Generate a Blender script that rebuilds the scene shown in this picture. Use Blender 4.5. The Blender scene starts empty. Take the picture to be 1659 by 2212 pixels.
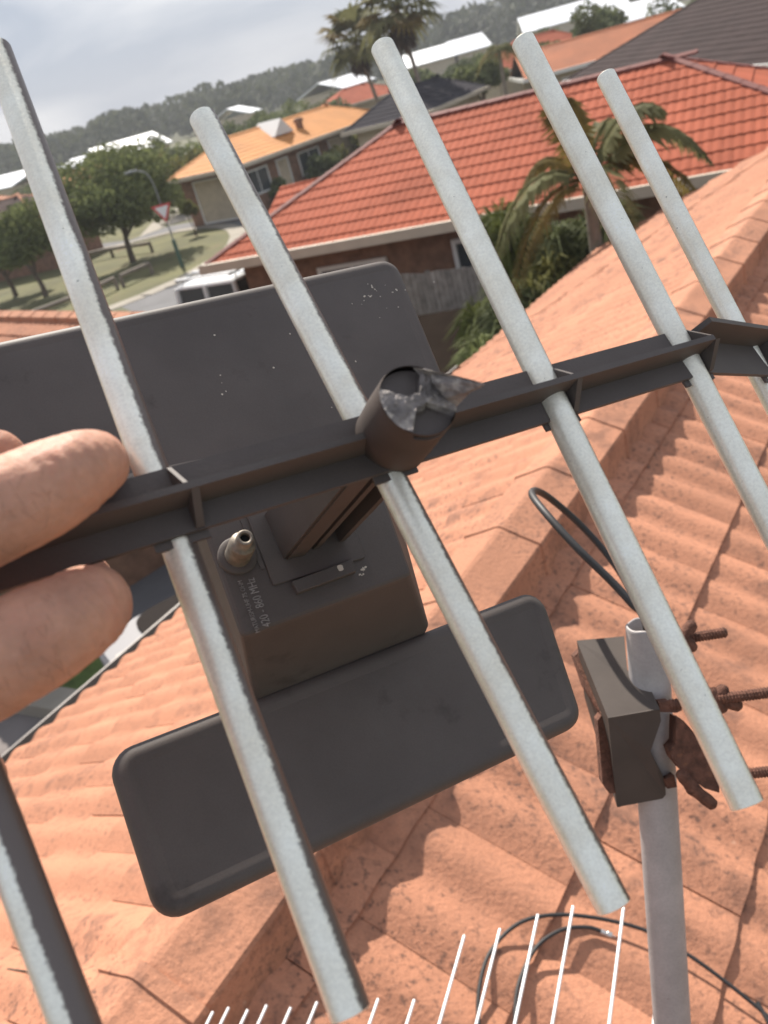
import bpy, bmesh, math, random, zlib
from mathutils import Vector, Matrix, noise
random.seed(11)
S = bpy.context.scene
COL = S.collection
rad = math.radians

# ------------------------------------------------------------------ camera
H = 5.1                                   # phone height above the street
F, CX, CY = 1855.0, 829.5, 1106.0         # measured on a 1659 x 2212 view of the photo
ROLL, PITCH = rad(15.525), rad(26.893)
_c, _s = math.cos(ROLL), math.sin(ROLL)
FWD = Vector((0, math.cos(PITCH), -math.sin(PITCH)))
UP0 = Vector((0, math.sin(PITCH), math.cos(PITCH)))
RGT = Vector((1, 0, 0)) * _c - UP0 * _s
UPV = Vector((1, 0, 0)) * _s + UP0 * _c
EYE = Vector((0, 0, H))
cam = bpy.data.cameras.new('camera')
cam.sensor_fit = 'HORIZONTAL'; cam.sensor_width = 36.0
cam.lens = 36.0 * F / 1659.0
cam.clip_start = 0.01; cam.clip_end = 3000
cam.dof.use_dof = True; cam.dof.focus_distance = 0.38; cam.dof.aperture_fstop = 25
co = bpy.data.objects.new('camera', cam); COL.objects.link(co)
M = Matrix.Identity(4)
for i in range(3):
    M[i][0], M[i][1], M[i][2], M[i][3] = RGT[i], UPV[i], -FWD[i], EYE[i]
co.matrix_world = M
S.camera = co

# ------------------------------------------------------------------ world, sun, exposure
SUN_AZ, SUN_EL = rad(-9), rad(45)        # azimuth clockwise from +Y
w = bpy.data.worlds.new('World'); S.world = w; w.use_nodes = True
nt = w.node_tree; N_ = nt.nodes; N_.clear()
def wn(t, **k):
    n = N_.new(t)
    for a, b in k.items(): setattr(n, a, b)
    return n
wo = wn('ShaderNodeOutputWorld'); bg = wn('ShaderNodeBackground'); bg.inputs['Strength'].default_value = 0.1
sky = wn('ShaderNodeTexSky', sky_type='NISHITA', sun_disc=False)
sky.sun_elevation = SUN_EL; sky.sun_rotation = SUN_AZ; sky.air_density = 1.0; sky.dust_density = 2.0
tc = wn('ShaderNodeTexCoord'); mp = wn('ShaderNodeMapping'); mp.inputs['Scale'].default_value = (1.0, 1.0, 4.0)
n1 = wn('ShaderNodeTexNoise'); n1.inputs['Scale'].default_value = 3.2; n1.inputs['Detail'].default_value = 5; n1.inputs['Roughness'].default_value = .5; n1.inputs['Distortion'].default_value = .4
cr = wn('ShaderNodeValToRGB')
cr.color_ramp.elements[0].position = .40; cr.color_ramp.elements[0].color = (2.3, 2.6, 3.2, 1)
cr.color_ramp.elements[1].position = .62; cr.color_ramp.elements[1].color = (4.1, 4.2, 4.5, 1)
mx = wn('ShaderNodeMix', data_type='RGBA'); mx.inputs[0].default_value = .93
L_ = nt.links
L_.new(tc.outputs['Generated'], mp.inputs['Vector']); L_.new(mp.outputs[0], n1.inputs['Vector'])
L_.new(n1.outputs['Fac'], cr.inputs[0]); L_.new(sky.outputs[0], mx.inputs[6]); L_.new(cr.outputs[0], mx.inputs[7])
L_.new(mx.outputs[2], bg.inputs[0]); L_.new(bg.outputs[0], wo.inputs[0])
sl = bpy.data.lights.new('sun', 'SUN'); sl.energy = 4.2; sl.angle = rad(0.7); sl.color = (1, .93, .83)
so = bpy.data.objects.new('sun', sl); COL.objects.link(so)
sd = Vector((math.sin(SUN_AZ) * math.cos(SUN_EL), math.cos(SUN_AZ) * math.cos(SUN_EL), math.sin(SUN_EL)))
so.rotation_euler = sd.to_track_quat('Z', 'Y').to_euler(); so.location = (-10, 10, 20)
S.view_settings.view_transform = 'Standard'; S.view_settings.look = 'None'
S.view_settings.exposure = 0.93; S.view_settings.gamma = 1.0
S.view_settings.use_curve_mapping = False

# ------------------------------------------------------------------ pixel -> space helpers
def ray(x, y): return FWD + RGT * ((x - CX) / F) - UPV * ((y - CY) / F)
def P(x, y, z): return EYE + ray(x, y) * z                     # z = depth along the view axis
def onz(x, y, z):                                              # on a level plane
    r = ray(x, y); return EYE + r * ((z - H) / r.z)
def onpl(x, y, p0, n):
    r = ray(x, y); return EYE + r * ((p0 - EYE).dot(n) / r.dot(n))
def proj(p):
    q = p - EYE; z = q.dot(FWD)
    return (CX + F * q.dot(RGT) / z, CY - F * q.dot(UPV) / z, z)
def V(*a): return Vector(a)

# ------------------------------------------------------------------ materials
MATS = {}
def mat(name, col, rough=.6, metal=0., var=.0, vscale=4., bump=0., bscale=60., spots=None, rnd=0., spec=.5, sss=0., grain=0., gscale=300., trans=0., vdetail=4, bdist=.01):
    if name in MATS: return MATS[name]
    m = bpy.data.materials.new(name); m.use_nodes = True; MATS[name] = m
    t = m.node_tree; b = t.nodes['Principled BSDF']; lk = t.links
    b.inputs['Roughness'].default_value = rough; b.inputs['Metallic'].default_value = metal
    b.inputs['Specular IOR Level'].default_value = spec
    geo = t.nodes.new('ShaderNodeNewGeometry'); pos = geo.outputs['Position']
    def nz(scale, detail=4, rgh=.55):
        n = t.nodes.new('ShaderNodeTexNoise'); n.inputs['Scale'].default_value = scale
        n.inputs['Detail'].default_value = detail; n.inputs['Roughness'].default_value = rgh
        lk.new(pos, n.inputs['Vector']); return n.outputs['Fac']
    def mixc(f, a, c, mode='MIX'):
        x = t.nodes.new('ShaderNodeMix'); x.data_type = 'RGBA'; x.blend_type = mode
        if isinstance(f, float): x.inputs[0].default_value = f
        else: lk.new(f, x.inputs[0])
        for s, i in ((a, 6), (c, 7)):
            if isinstance(s, tuple): x.inputs[i].default_value = s
            else: lk.new(s, x.inputs[i])
        return x.outputs[2]
    def rng(v, a, c, d, e):
        r = t.nodes.new('ShaderNodeMapRange'); r.inputs[1].default_value = a; r.inputs[2].default_value = c
        r.inputs[3].default_value = d; r.inputs[4].default_value = e; lk.new(v, r.inputs[0]); return r.outputs[0]
    c4 = tuple(col) + (1,); cur = c4
    if var:
        lo = tuple(x * (1 - var) for x in col) + (1,); hi = tuple(min(1, x * (1 + var)) for x in col) + (1,)
        cur = mixc(rng(nz(vscale, vdetail), .3, .7, 0., 1.), lo, hi)
    if grain:
        g = rng(nz(gscale, 2), .3, .7, 1 - grain, 1 + grain)
        v = t.nodes.new('ShaderNodeVectorMath'); v.operation = 'SCALE'
        if isinstance(cur, tuple): v.inputs[0].default_value = cur[:3]
        else: lk.new(cur, v.inputs[0])
        lk.new(g, v.inputs['Scale']); cur = v.outputs[0]
    if spots:
        for (sc, th, wd, scol, amt, msc) in spots:
            f = rng(nz(sc, 6, .65), th, th + wd, 0., amt)
            if msc:
                mm = t.nodes.new('ShaderNodeMath'); mm.operation = 'MULTIPLY'
                lk.new(f, mm.inputs[0]); lk.new(rng(nz(msc, 3), .37, .58, .0, 1.), mm.inputs[1]); f = mm.outputs[0]
            cur = mixc(f, cur, tuple(scol) + (1,))
    if rnd:
        oi = t.nodes.new('ShaderNodeObjectInfo'); g = rng(oi.outputs['Random'], 0, 1, 1 - rnd, 1 + rnd)
        v = t.nodes.new('ShaderNodeVectorMath'); v.operation = 'SCALE'
        if isinstance(cur, tuple): v.inputs[0].default_value = cur[:3]
        else: lk.new(cur, v.inputs[0])
        lk.new(g, v.inputs['Scale']); cur = v.outputs[0]
    if isinstance(cur, tuple): b.inputs['Base Color'].default_value = cur
    else: lk.new(cur, b.inputs['Base Color'])
    if bump:
        bn = t.nodes.new('ShaderNodeBump'); bn.inputs['Strength'].default_value = bump; bn.inputs['Distance'].default_value = bdist
        lk.new(nz(bscale, 5, .6), bn.inputs['Height']); lk.new(bn.outputs[0], b.inputs['Normal'])
    if sss:
        b.inputs['Subsurface Weight'].default_value = sss; b.inputs['Subsurface Radius'].default_value = (.006, .002, .001); b.inputs['Subsurface Scale'].default_value = 1.0
    if trans:
        b.inputs['Transmission Weight'].default_value = 0
        tr = t.nodes.new('ShaderNodeBsdfTranslucent'); ms = t.nodes.new('ShaderNodeMixShader'); ms.inputs[0].default_value = trans
        if isinstance(cur, tuple): tr.inputs[0].default_value = cur
        else: lk.new(cur, tr.inputs[0])
        lk.new(b.outputs[0], ms.inputs[1]); lk.new(tr.outputs[0], ms.inputs[2])
        lk.new(ms.outputs[0], t.nodes['Material Output'].inputs['Surface'])
    return m

LICHEN = [(9., .50, .18, (.17, .09, .065), .72, 1.1), (60., .535, .10, (.12, .07, .055), .8, 2.0), (26., .70, .06, (.75, .52, .38), .35, 0), (150., .60, .08, (.15, .085, .06), .6, .9)]
m_tile = mat('terracotta_concrete', (.46, .212, .128), .85, var=.13, vscale=1.3, bump=.55, bscale=90, spots=LICHEN, rnd=.06, grain=.09, gscale=240, spec=.25, bdist=.006)
m_cap = mat('terracotta_cap', (.465, .218, .132), .85, var=.16, vscale=2.2, bump=.6, bscale=80, spots=[(9., .47, .18, (.17, .09, .065), .72, 1.1), (62., .52, .10, (.12, .07, .055), .8, 2.0), (26., .68, .06, (.75, .52, .38), .35, 0)], rnd=.05, grain=.1, gscale=240, spec=.25, bdist=.006)
m_red = mat('red_tile', (.37, .108, .062), .85, var=.15, vscale=.8, bump=.2, bscale=40, rnd=.05, spec=.08, spots=[(5., .6, .15, (.25, .06, .04), .4, 0)])
m_redcap = mat('red_cap', (.17, .045, .035), .75, var=.15, vscale=1)
m_orange = mat('orange_tile', (.60, .255, .07), .8, var=.12, vscale=.6)
m_brown_t = mat('brown_orange_tile', (.40, .125, .045), .8, var=.18, vscale=.7)
m_dark_t = mat('dark_roof', (.038, .034, .041), .95, var=.2, vscale=.8, spec=.15)
m_choc = mat('chocolate_roof', (.046, .031, .030), .95, var=.2, vscale=.8, spec=.15)
m_choc2 = mat('grey_brown_roof', (.085, .058, .052), .95, var=.25, vscale=.8, spec=.15)
m_deck = mat('roof_underlay', (.10, .06, .045), .9, var=.2)
m_white_r = mat('white_metal_roof', (.86, .88, .92), .5, var=.05, vscale=.3)
m_beige = mat('beige_paint', (.50, .43, .34), .6, var=.08, vscale=3)
m_gutter = mat('gutter_grey', (.22, .20, .185), .5, var=.12, vscale=5, metal=.2)
m_brick = mat('brown_brick_wall', (.22, .12, .075), .9, var=.3, vscale=5, bump=.3, bscale=30)
m_render = mat('cream_render', (.50, .42, .31), .9, var=.12, vscale=3)
m_glass = mat('window_glass', (.05, .06, .07), .08, spec=.8)
m_wframe = mat('white_frame', (.7, .69, .66), .5)
m_plastic = mat('weathered_black_plastic', (.104, .088, .081), .6, var=.12, vscale=22, bump=.10, bscale=900, spec=.34, grain=.05, gscale=1500, bdist=.0006, spots=[(30., .60, .14, (.045, .036, .033), .7, 0), (14., .58, .2, (.15, .135, .125), .35, 0), (420., .74, .03, (.4, .37, .35), .6, 25.)])
m_plastic_b = mat('boom_plastic', (.096, .081, .075), .6, var=.12, vscale=30, bump=.10, bscale=900, spec=.34, grain=.05, gscale=1500, bdist=.0006)
m_knob = mat('knob_plastic', (.085, .068, .060), .7, var=.15, vscale=60, bump=.15, bscale=700, spec=.2, bdist=.0006)
m_break = mat('broken_plastic', (.22, .195, .185), .85, var=.4, vscale=260, bump=.9, bscale=420, bdist=.0014, spots=[(300., .50, .10, (.48, .43, .38), .7, 80.)])
m_rod = mat('oxidised_aluminium', (.98, .935, .79), .36, metal=.42, var=.14, vscale=60, bump=.16, bscale=700, grain=.08, gscale=1200, bdist=.0007, spots=[(380., .68, .04, (.25, .24, .21), .8, 0), (90., .62, .2, (.97, .95, .86), .5, 0)])
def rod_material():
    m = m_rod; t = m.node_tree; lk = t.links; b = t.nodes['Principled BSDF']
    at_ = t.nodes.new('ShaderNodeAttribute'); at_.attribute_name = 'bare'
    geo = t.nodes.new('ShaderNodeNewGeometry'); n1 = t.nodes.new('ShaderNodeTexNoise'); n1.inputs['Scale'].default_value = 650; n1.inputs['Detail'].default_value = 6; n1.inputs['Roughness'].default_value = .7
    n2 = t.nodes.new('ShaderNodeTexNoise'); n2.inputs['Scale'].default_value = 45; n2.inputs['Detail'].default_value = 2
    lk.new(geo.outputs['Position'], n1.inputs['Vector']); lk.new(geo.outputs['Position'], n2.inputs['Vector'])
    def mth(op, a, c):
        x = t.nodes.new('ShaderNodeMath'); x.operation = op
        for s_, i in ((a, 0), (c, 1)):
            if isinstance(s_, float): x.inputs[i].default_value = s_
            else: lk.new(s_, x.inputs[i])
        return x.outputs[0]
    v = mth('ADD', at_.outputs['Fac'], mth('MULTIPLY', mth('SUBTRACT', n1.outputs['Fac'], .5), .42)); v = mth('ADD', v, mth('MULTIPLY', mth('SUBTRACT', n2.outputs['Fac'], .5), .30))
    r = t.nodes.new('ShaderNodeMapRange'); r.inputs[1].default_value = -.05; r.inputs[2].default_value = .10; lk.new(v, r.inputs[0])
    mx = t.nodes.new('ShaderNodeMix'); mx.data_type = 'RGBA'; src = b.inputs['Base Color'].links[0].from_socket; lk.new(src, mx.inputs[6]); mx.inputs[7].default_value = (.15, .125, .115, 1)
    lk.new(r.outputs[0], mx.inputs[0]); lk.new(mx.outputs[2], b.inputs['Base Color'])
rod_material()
m_mast = mat('galvanised_pipe', (.42, .385, .375), .6, metal=.2, var=.16, vscale=26, bump=.25, bscale=160, grain=.06, gscale=500, bdist=.0008, spots=[(16., .60, .12, (.36, .34, .33), .6, 0), (70., .70, .05, (.25, .22, .2), .7, 0)])
m_bracket = mat('painted_bracket', (.082, .066, .057), .7, spec=.25, var=.12, vscale=30, bump=.1, bscale=400, bdist=.0006)
m_rust = mat('rusty_steel', (.13, .055, .035), .9, var=.45, vscale=140, bump=1., bscale=300, bdist=.0015, spots=[(160., .6, .12, (.24, .10, .05), .7, 0)])
m_brass = mat('tarnished_brass', (.27, .235, .195), .55, metal=.5, var=.25, vscale=300, bump=.3, bscale=900, bdist=.0004)
m_steel = mat('bright_steel', (.65, .63, .6), .35, metal=.9)
m_black = mat('black_rubber', (.028, .026, .026), .55, var=.2, vscale=30)
m_hole = mat('black_void', (.006, .006, .006), .9)
m_text = mat('worn_moulded_text', (.27, .25, .235), .7, var=.4, vscale=300)
m_chip = mat('cream_chip', (.62, .55, .46), .8)
m_skin = mat('skin', (.52, .275, .19), .58, var=.22, vscale=62, bump=.55, bscale=260, sss=.18, spec=.3, grain=.05, gscale=600, bdist=.0012, spots=[(75., .53, .14, (.54, .20, .135), .5, 20.), (300., .63, .06, (.26, .12, .08), .5, 60.)])
m_whiterod = mat('white_aluminium', (.82, .82, .82), .4, metal=.2)
m_grass = mat('dry_grass', (.105, .100, .034), .95, var=.35, vscale=.45, bump=.6, bscale=25, spots=[(1.2, .5, .2, (.085, .092, .03), .8, 0), (.9, .56, .12, (.12, .07, .045), .7, 0)])
m_ground = mat('suburb_ground', (.10, .10, .05), .95, var=.4, vscale=.2)
m_lawn = mat('green_lawn', (.085, .125, .028), .95, var=.4, vscale=6, bump=.8, bscale=80)
m_asphalt = mat('asphalt', (.12, .118, .122), .9, var=.14, vscale=.8, grain=.1, gscale=60)
m_conc = mat('concrete', (.28, .25, .205), .9, var=.12, vscale=1.5)
m_pave = mat('paving', (.17, .148, .14), .9, var=.2, vscale=2)
m_timber = mat('grey_timber', (.27, .245, .22), .9, var=.3, vscale=7, rnd=.15, bump=.4, bscale=60)
m_log = mat('log_timber', (.24, .20, .16), .9, var=.25, vscale=6)
m_bark = mat('bark', (.13, .10, .075), .95, var=.3, vscale=7, bump=.8, bscale=20, bdist=.03)
m_palmbark = mat('palm_bark', (.25, .21, .17), .95, var=.25, vscale=5)
def leafmat(name, c, vs=1.4, va=.4, tr=.38): return mat(name, c, .7, var=va, vscale=vs, trans=tr, spec=.12)
m_leaf = leafmat('leaf_mid', (.165, .188, .075)); m_leaf_d = leafmat('leaf_dark', (.125, .145, .065)); m_leaf_y = leafmat('leaf_yellow', (.17, .165, .055))
m_far = leafmat('far_foliage', (.085, .094, .060), .09, .4, .3)
m_palm = leafmat('palm_leaf', (.16, .158, .07)); m_palm_y = leafmat('palm_yellow', (.17, .125, .04), 3.); m_dead = leafmat('dead_frond', (.10, .065, .045))
m_bushp = leafmat('bush_green', (.105, .122, .035), 2.2, .5)
m_carw = mat('white_car_paint', (.78, .79, .80), .25, spec=.6)
m_silver = mat('silver_paint', (.15, .145, .16), .5); m_carg = mat('car_glass', (.09, .10, .105), .1, spec=.8)
m_cover = mat('black_cover', (.035, .03, .028), 1., spec=0.)
m_shed = mat('dark_shed', (.020, .015, .012), 1., var=.15, vscale=3, spec=0.)
m_signr = mat('sign_red', (.55, .05, .05), .5); m_signw = mat('sign_white', (.75, .74, .75), .5)
m_green = mat('green_pole', (.055, .11, .085), .6); m_grey = mat('grey_pole', (.22, .23, .23), .5, metal=.3)

# ------------------------------------------------------------------ mesh helpers
class MB:
    def __init__(s): s.v = []; s.f = []; s.sm = []
    def add(s, vs, fs, smooth=False):
        o = len(s.v); s.v += [tuple(v) for v in vs]
        for f in fs: s.f.append(tuple(i + o for i in f)); s.sm.append(smooth)
    def box(s, c, ax, ay, az, hx, hy, hz):
        c = Vector(c); vs = [c + ax * (hx * i) + ay * (hy * j) + az * (hz * k) for i in (-1, 1) for j in (-1, 1) for k in (-1, 1)]
        s.add(vs, [(0, 1, 3, 2), (4, 6, 7, 5), (0, 4, 5, 1), (2, 3, 7, 6), (0, 2, 6, 4), (1, 5, 7, 3)])
    def abox(s, lo, hi):
        lo = Vector(lo); hi = Vector(hi); c = (lo + hi) / 2; h = (hi - lo) / 2
        s.box(c, V(1, 0, 0), V(0, 1, 0), V(0, 0, 1), h.x, h.y, h.z)
    def tube(s, pts, rs, n=12, cap=True, smooth=True, squash=None):
        pts = [Vector(p) for p in pts]
        if not isinstance(rs, (list, tuple)): rs = [rs] * len(pts)
        t0 = (pts[1] - pts[0]).normalized(); a = t0.orthogonal().normalized(); rings = []
        for i, p in enumerate(pts):
            t = (pts[min(i + 1, len(pts) - 1)] - pts[max(i - 1, 0)]).normalized()
            a = (a - t * a.dot(t)).normalized(); b = t.cross(a)
            rings.append([p + a * (rs[i] * math.cos(2 * math.pi * k / n)) + b * (rs[i] * math.sin(2 * math.pi * k / n)) for k in range(n)])
        vs = [q for r in rings for q in r]; fs = []
        for i in range(len(pts) - 1):
            for k in range(n):
                fs.append((i * n + k, i * n + (k + 1) % n, (i + 1) * n + (k + 1) % n, (i + 1) * n + k))
        s.add(vs, fs, smooth)
        if cap:
            s.add(rings[0], [tuple(reversed(range(n)))]); s.add(rings[-1], [tuple(range(n))])
    def loft(s, rings, smooth=False, cap0=True, cap1=True):
        n = len(rings[0]); vs = [q for r in rings for q in r]; fs = []
        for i in range(len(rings) - 1):
            for k in range(n): fs.append((i * n + k, i * n + (k + 1) % n, (i + 1) * n + (k + 1) % n, (i + 1) * n + k))
        s.add(vs, fs, smooth)
        if cap0: s.add(rings[0], [tuple(reversed(range(n)))])
        if cap1: s.add(rings[-1], [tuple(range(n))])
    def prism(s, poly, d):                     # polygon extruded by vector d
        poly = [Vector(p) for p in poly]; s.loft([poly, [p + d for p in poly]])
    def mesh(s, name, org=None):
        me = bpy.data.meshes.new(name)
        vs = s.v if org is None else [tuple(Vector(v) - org) for v in s.v]
        me.from_pydata(vs, [], s.f); me.polygons.foreach_set('use_smooth', s.sm); me.update()
        return me
def fixn(me):
    bm = bmesh.new(); bm.from_mesh(me); bmesh.ops.recalc_face_normals(bm, faces=bm.faces); bm.to_mesh(me); bm.free()
def link(name, me, m, parent=None, loc=None, kind=None):
    o = bpy.data.objects.new(name, me); COL.objects.link(o)
    if me is not None and m is not None and not me.materials: me.materials.append(m)
    if loc is not None: o.location = loc
    if parent is not None: o.parent = parent
    if kind: o['kind'] = kind
    return o
def rootof(o):
    t = Vector((0, 0, 0))
    while o is not None: t += o.location; o = o.parent
    return t
def part(name, mb, m, parent, recalc=True, kind=None):
    org = rootof(parent); me = mb.mesh(name, org)
    if recalc: fixn(me)
    return link(name, me, m, parent, kind=kind)
def tag(o, label, cat, group=None):
    o['label'] = label; o['category'] = cat
    if group: o['group'] = group
    return o
def thing(name, loc, label, cat, group=None):
    return tag(link(name, None, None, loc=Vector(loc)), label, cat, group)
def single(name, mb, m, loc, label, cat, group=None):
    loc = Vector(loc); me = mb.mesh(name, loc); fixn(me)
    return tag(link(name, me, m, loc=loc), label, cat, group)
def struct(name, mb, m, recalc=False):
    o = link(name, mb.mesh(name), m); o['kind'] = 'structure'; return o
def sheet(pts): mb = MB(); mb.add(pts, [tuple(range(len(pts)))]); return mb
def smooth_path(pts, n=8):
    pts = [Vector(p) for p in pts]; out = []
    for i in range(len(pts) - 1):
        p0 = pts[max(i - 1, 0)]; p1 = pts[i]; p2 = pts[i + 1]; p3 = pts[min(i + 2, len(pts) - 1)]
        for k in range(n):
            t = k / n; out.append(.5 * ((2 * p1) + (p2 - p0) * t + (2 * p0 - 5 * p1 + 4 * p2 - p3) * t * t + (3 * p1 - p0 - 3 * p2 + p3) * t ** 3))
    out.append(pts[-1]); return out

# ------------------------------------------------------------------ roof tiles
def tile_shape(W=.297, L=.40, amp=.021, thick=.02, roll=.15, seg=6, skirt=True):
    nx = max(2, int(round(W / roll * seg)))
    def hz(x): return amp * (.5 - .5 * math.cos(2 * math.pi * (x / roll))) ** .8
    vs = []; fs = []; sm = []
    ys = [0, L * .5, L]
    for y in ys:
        for i in range(nx + 1):
            x = W * i / nx; vs.append((x, y, hz(x) + thick * y / L))
    for j in range(2):
        for i in range(nx): a = j * (nx + 1) + i; fs.append((a, a + 1, a + nx + 2, a + nx + 1)); sm.append(True)
    o = len(vs)
    for i in range(nx + 1):
        x = W * i / nx; z = hz(x) + thick; vs.append((x, L, z)); vs.append((x, L - .003, z - thick * .98))
    for i in range(nx): fs.append((o + 2 * i, o + 2 * i + 2, o + 2 * i + 3, o + 2 * i + 1)); sm.append(True)
    if skirt:
        for x in (0, W):
            o = len(vs); z = hz(x); vs += [(x, 0, z), (x, L, z + thick), (x, L, z + .002), (x, 0, z - .018)]; fs.append((o, o + 1, o + 2, o + 3)); sm.append(False)
    return vs, fs, sm
def clip_poly(pts, hps):
    for (nx, ny, c) in hps:
        out = []
        for i in range(len(pts)):
            a = pts[i]; b = pts[(i + 1) % len(pts)]
            da = nx * a[0] + ny * a[1] - c; db = nx * b[0] + ny * b[1] - c
            if da <= 0: out.append(a)
            if (da < 0) != (db < 0) and abs(da - db) > 1e-12:
                t = da / (da - db); out.append(tuple(a[k] + (b[k] - a[k]) * t for k in range(3)))
        pts = out
        if len(pts) < 3: return []
    return pts
def roof_face(poly, shape, tw=.30, gauge=.33, s0=0., t0=0., L=.40, W=.297):
    """tiles of one plane face; returns list of (matrix, whole?, [(verts, faces, smooth)] or None, centre)"""
    poly = [Vector(p) for p in poly]
    n = Vector((0, 0, 0))
    for i in range(len(poly)): n += (poly[i] - poly[0]).cross(poly[(i + 1) % len(poly)] - poly[0])
    n.normalize()
    if n.z < 0: n = -n
    ey = Vector((n.x, n.y, 0)); ey = (ey - n * ey.dot(n)).normalized()      # downslope
    ex = ey.cross(n).normalized()
    top = max(poly, key=lambda p: p.z)
    pp = [((p - top).dot(ex), (p - top).dot(ey)) for p in poly]
    area = sum(pp[i][0] * pp[(i + 1) % len(pp)][1] - pp[(i + 1) % len(pp)][0] * pp[i][1] for i in range(len(pp)))
    if area < 0: pp = pp[::-1]
    hps = []
    for i in range(len(pp)):
        a, b = pp[i], pp[(i + 1) % len(pp)]; dx, dy = b[0] - a[0], b[1] - a[1]; l = math.hypot(dx, dy)
        if l < 1e-6: continue
        nx, ny = dy / l, -dx / l; hps.append((nx, ny, nx * a[0] + ny * a[1]))
    smin, smax = min(p[0] for p in pp), max(p[0] for p in pp); tmin, tmax = min(p[1] for p in pp), max(p[1] for p in pp)
    out = []; r0 = int(math.floor((tmin - t0) / gauge)) - 1; r1 = int(math.ceil((tmax - t0) / gauge)) + 1
    for r in range(r0, r1):
        t = t0 + r * gauge; st = s0 + (tw / 2 if r % 2 else 0)
        for c in range(int(math.floor((smin - st) / tw)) - 1, int(math.ceil((smax - st) / tw)) + 1):
            s = st + c * tw; ins = True; outs = False
            cs = [(s, t), (s + W, t), (s + W, t + L), (s, t + L)]
            for (a, b, cc) in hps:
                d = [a * q[0] + b * q[1] - cc for q in cs]
                if max(d) > .02: ins = False
                if min(d) > 0: outs = True
            if outs: continue
            jx = random.uniform(-.0015, .0015); jz = random.uniform(-.002, .002)
            o = top + ex * (s + jx) + ey * t + n * jz
            mx_ = Matrix(((ex.x, ey.x, n.x, o.x), (ex.y, ey.y, n.y, o.y), (ex.z, ey.z, n.z, o.z), (0, 0, 0, 1)))
            cen = o + ex * (W / 2) + ey * (L / 2)
            if ins: out.append((mx_, None, cen))
            else:
                lh = [(a, b, cc - (a * s + b * t) + .012) for (a, b, cc) in hps]
                vs, fs, sm = shape; nv = []; nf = []; ns = []
                for f, q in zip(fs, sm):
                    cp = clip_poly([vs[i] for i in f], lh)
                    if len(cp) >= 3: nf.append(tuple(range(len(nv), len(nv) + len(cp)))); nv += cp; ns.append(q)
                if nf: out.append((mx_, (nv, nf, ns), cen))
    return out
def shape_mesh(name, sh, m):
    me = bpy.data.meshes.new(name); me.from_pydata(sh[0], [], sh[1]); me.polygons.foreach_set('use_smooth', sh[2]); me.update(); me.materials.append(m); return me
def place_tiles(tiles, shape, m, roof, limit=300, name='tile'):
    org = rootof(roof); shared = shape_mesh(name, shape, m)
    def score(t):
        q = (t[2] - EYE)
        if q.dot(FWD) < .2: return 0
        x, y, z = proj(t[2])
        if x < -120 or x > 1780 or y < -120 or y > 2340: return 0
        return 1 / z
    ts = sorted(tiles, key=score, reverse=True) if limit else tiles
    k = 0; rest = MB()
    for t in ts:
        if k < limit and score(t) > 0:
            me = shared if t[1] is None else shape_mesh(name, t[1], m)
            o = bpy.data.objects.new(name, me); COL.objects.link(o); o.parent = roof
            mm = t[0].copy(); mm.translation = mm.translation - org; o.matrix_local = mm; k += 1
        else:
            sh = shape if t[1] is None else t[1]; o = len(rest.v)
            rest.v += [tuple(t[0] @ Vector(v)) for v in sh[0]]; rest.f += [tuple(i + o for i in f) for f in sh[1]]; rest.sm += list(sh[2])
    if rest.f: part('tile_field', rest, m, roof, recalc=False, kind='stuff')
def cap_shape(L=.43, hw=.135, h=.08, grow=.003, th=.014, drop=.03, slope=.40):
    xs = [0, L * .5, L - .035, L - .033, L]; sc = [0, .6, 1.1, 2.6, 2.7]; rings = []
    zc = h - hw * slope
    sec = [(-hw, -drop), (-hw * .995, zc - .008), (-hw * .96, zc + .002), (-hw * .5, zc + (h - zc) * .5), (-hw * .1, h * .96), (0, h), (hw * .1, h * .96), (hw * .5, zc + (h - zc) * .5), (hw * .96, zc + .002), (hw * .995, zc - .008), (hw, -drop)]
    for x, s in zip(xs, sc): rings.append([(x, y * (1 + s * grow / hw), z + s * grow) for y, z in sec])
    n = len(sec); vs = [p for r in rings for p in r]; fs = []; sm = []
    for i in range(len(xs) - 1):
        for k in range(n - 1): fs.append((i * n + k, (i + 1) * n + k, (i + 1) * n + k + 1, i * n + k + 1)); sm.append(False)
    o = len(vs); last = rings[-1]; vs += last + [(x, y * .9, z - th) for x, y, z in last]
    for k in range(n - 1): fs.append((o + k, o + n + k, o + n + k + 1, o + k + 1)); sm.append(False)
    return vs, fs, sm
def run_caps(a, b, m, roof, step=.385, parts=True, hw=.135, h=.08, rev=False, drop=.03):
    a, b = (b, a) if rev else (a, b)
    d = (b - a); l = d.length; d.normalize(); yv = V(0, 0, 1).cross(d).normalized(); zv = d.cross(yv)
    sh = cap_shape(hw=hw, h=h, drop=drop); org = rootof(roof); shared = shape_mesh('ridge_cap', sh, m) if parts else None; rest = MB()
    for k in range(int(l / step) + 1):
        o = a + d * (k * step) + zv * random.uniform(-.002, .002)
        M4 = Matrix(((d.x, yv.x, zv.x, o.x), (d.y, yv.y, zv.y, o.y), (d.z, yv.z, zv.z, o.z), (0, 0, 0, 1)))
        if parts:
            ob = bpy.data.objects.new('ridge_cap', shared); COL.objects.link(ob); ob.parent = roof; M4.translation = o - org; ob.matrix_local = M4
        else:
            q = len(rest.v); rest.v += [tuple(M4 @ Vector(v)) for v in sh[0]]; rest.f += [tuple(i + q for i in f) for f in sh[1]]; rest.sm += list(sh[2])
    if not parts: part('ridge_capping', rest, m, roof, recalc=False)

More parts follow.
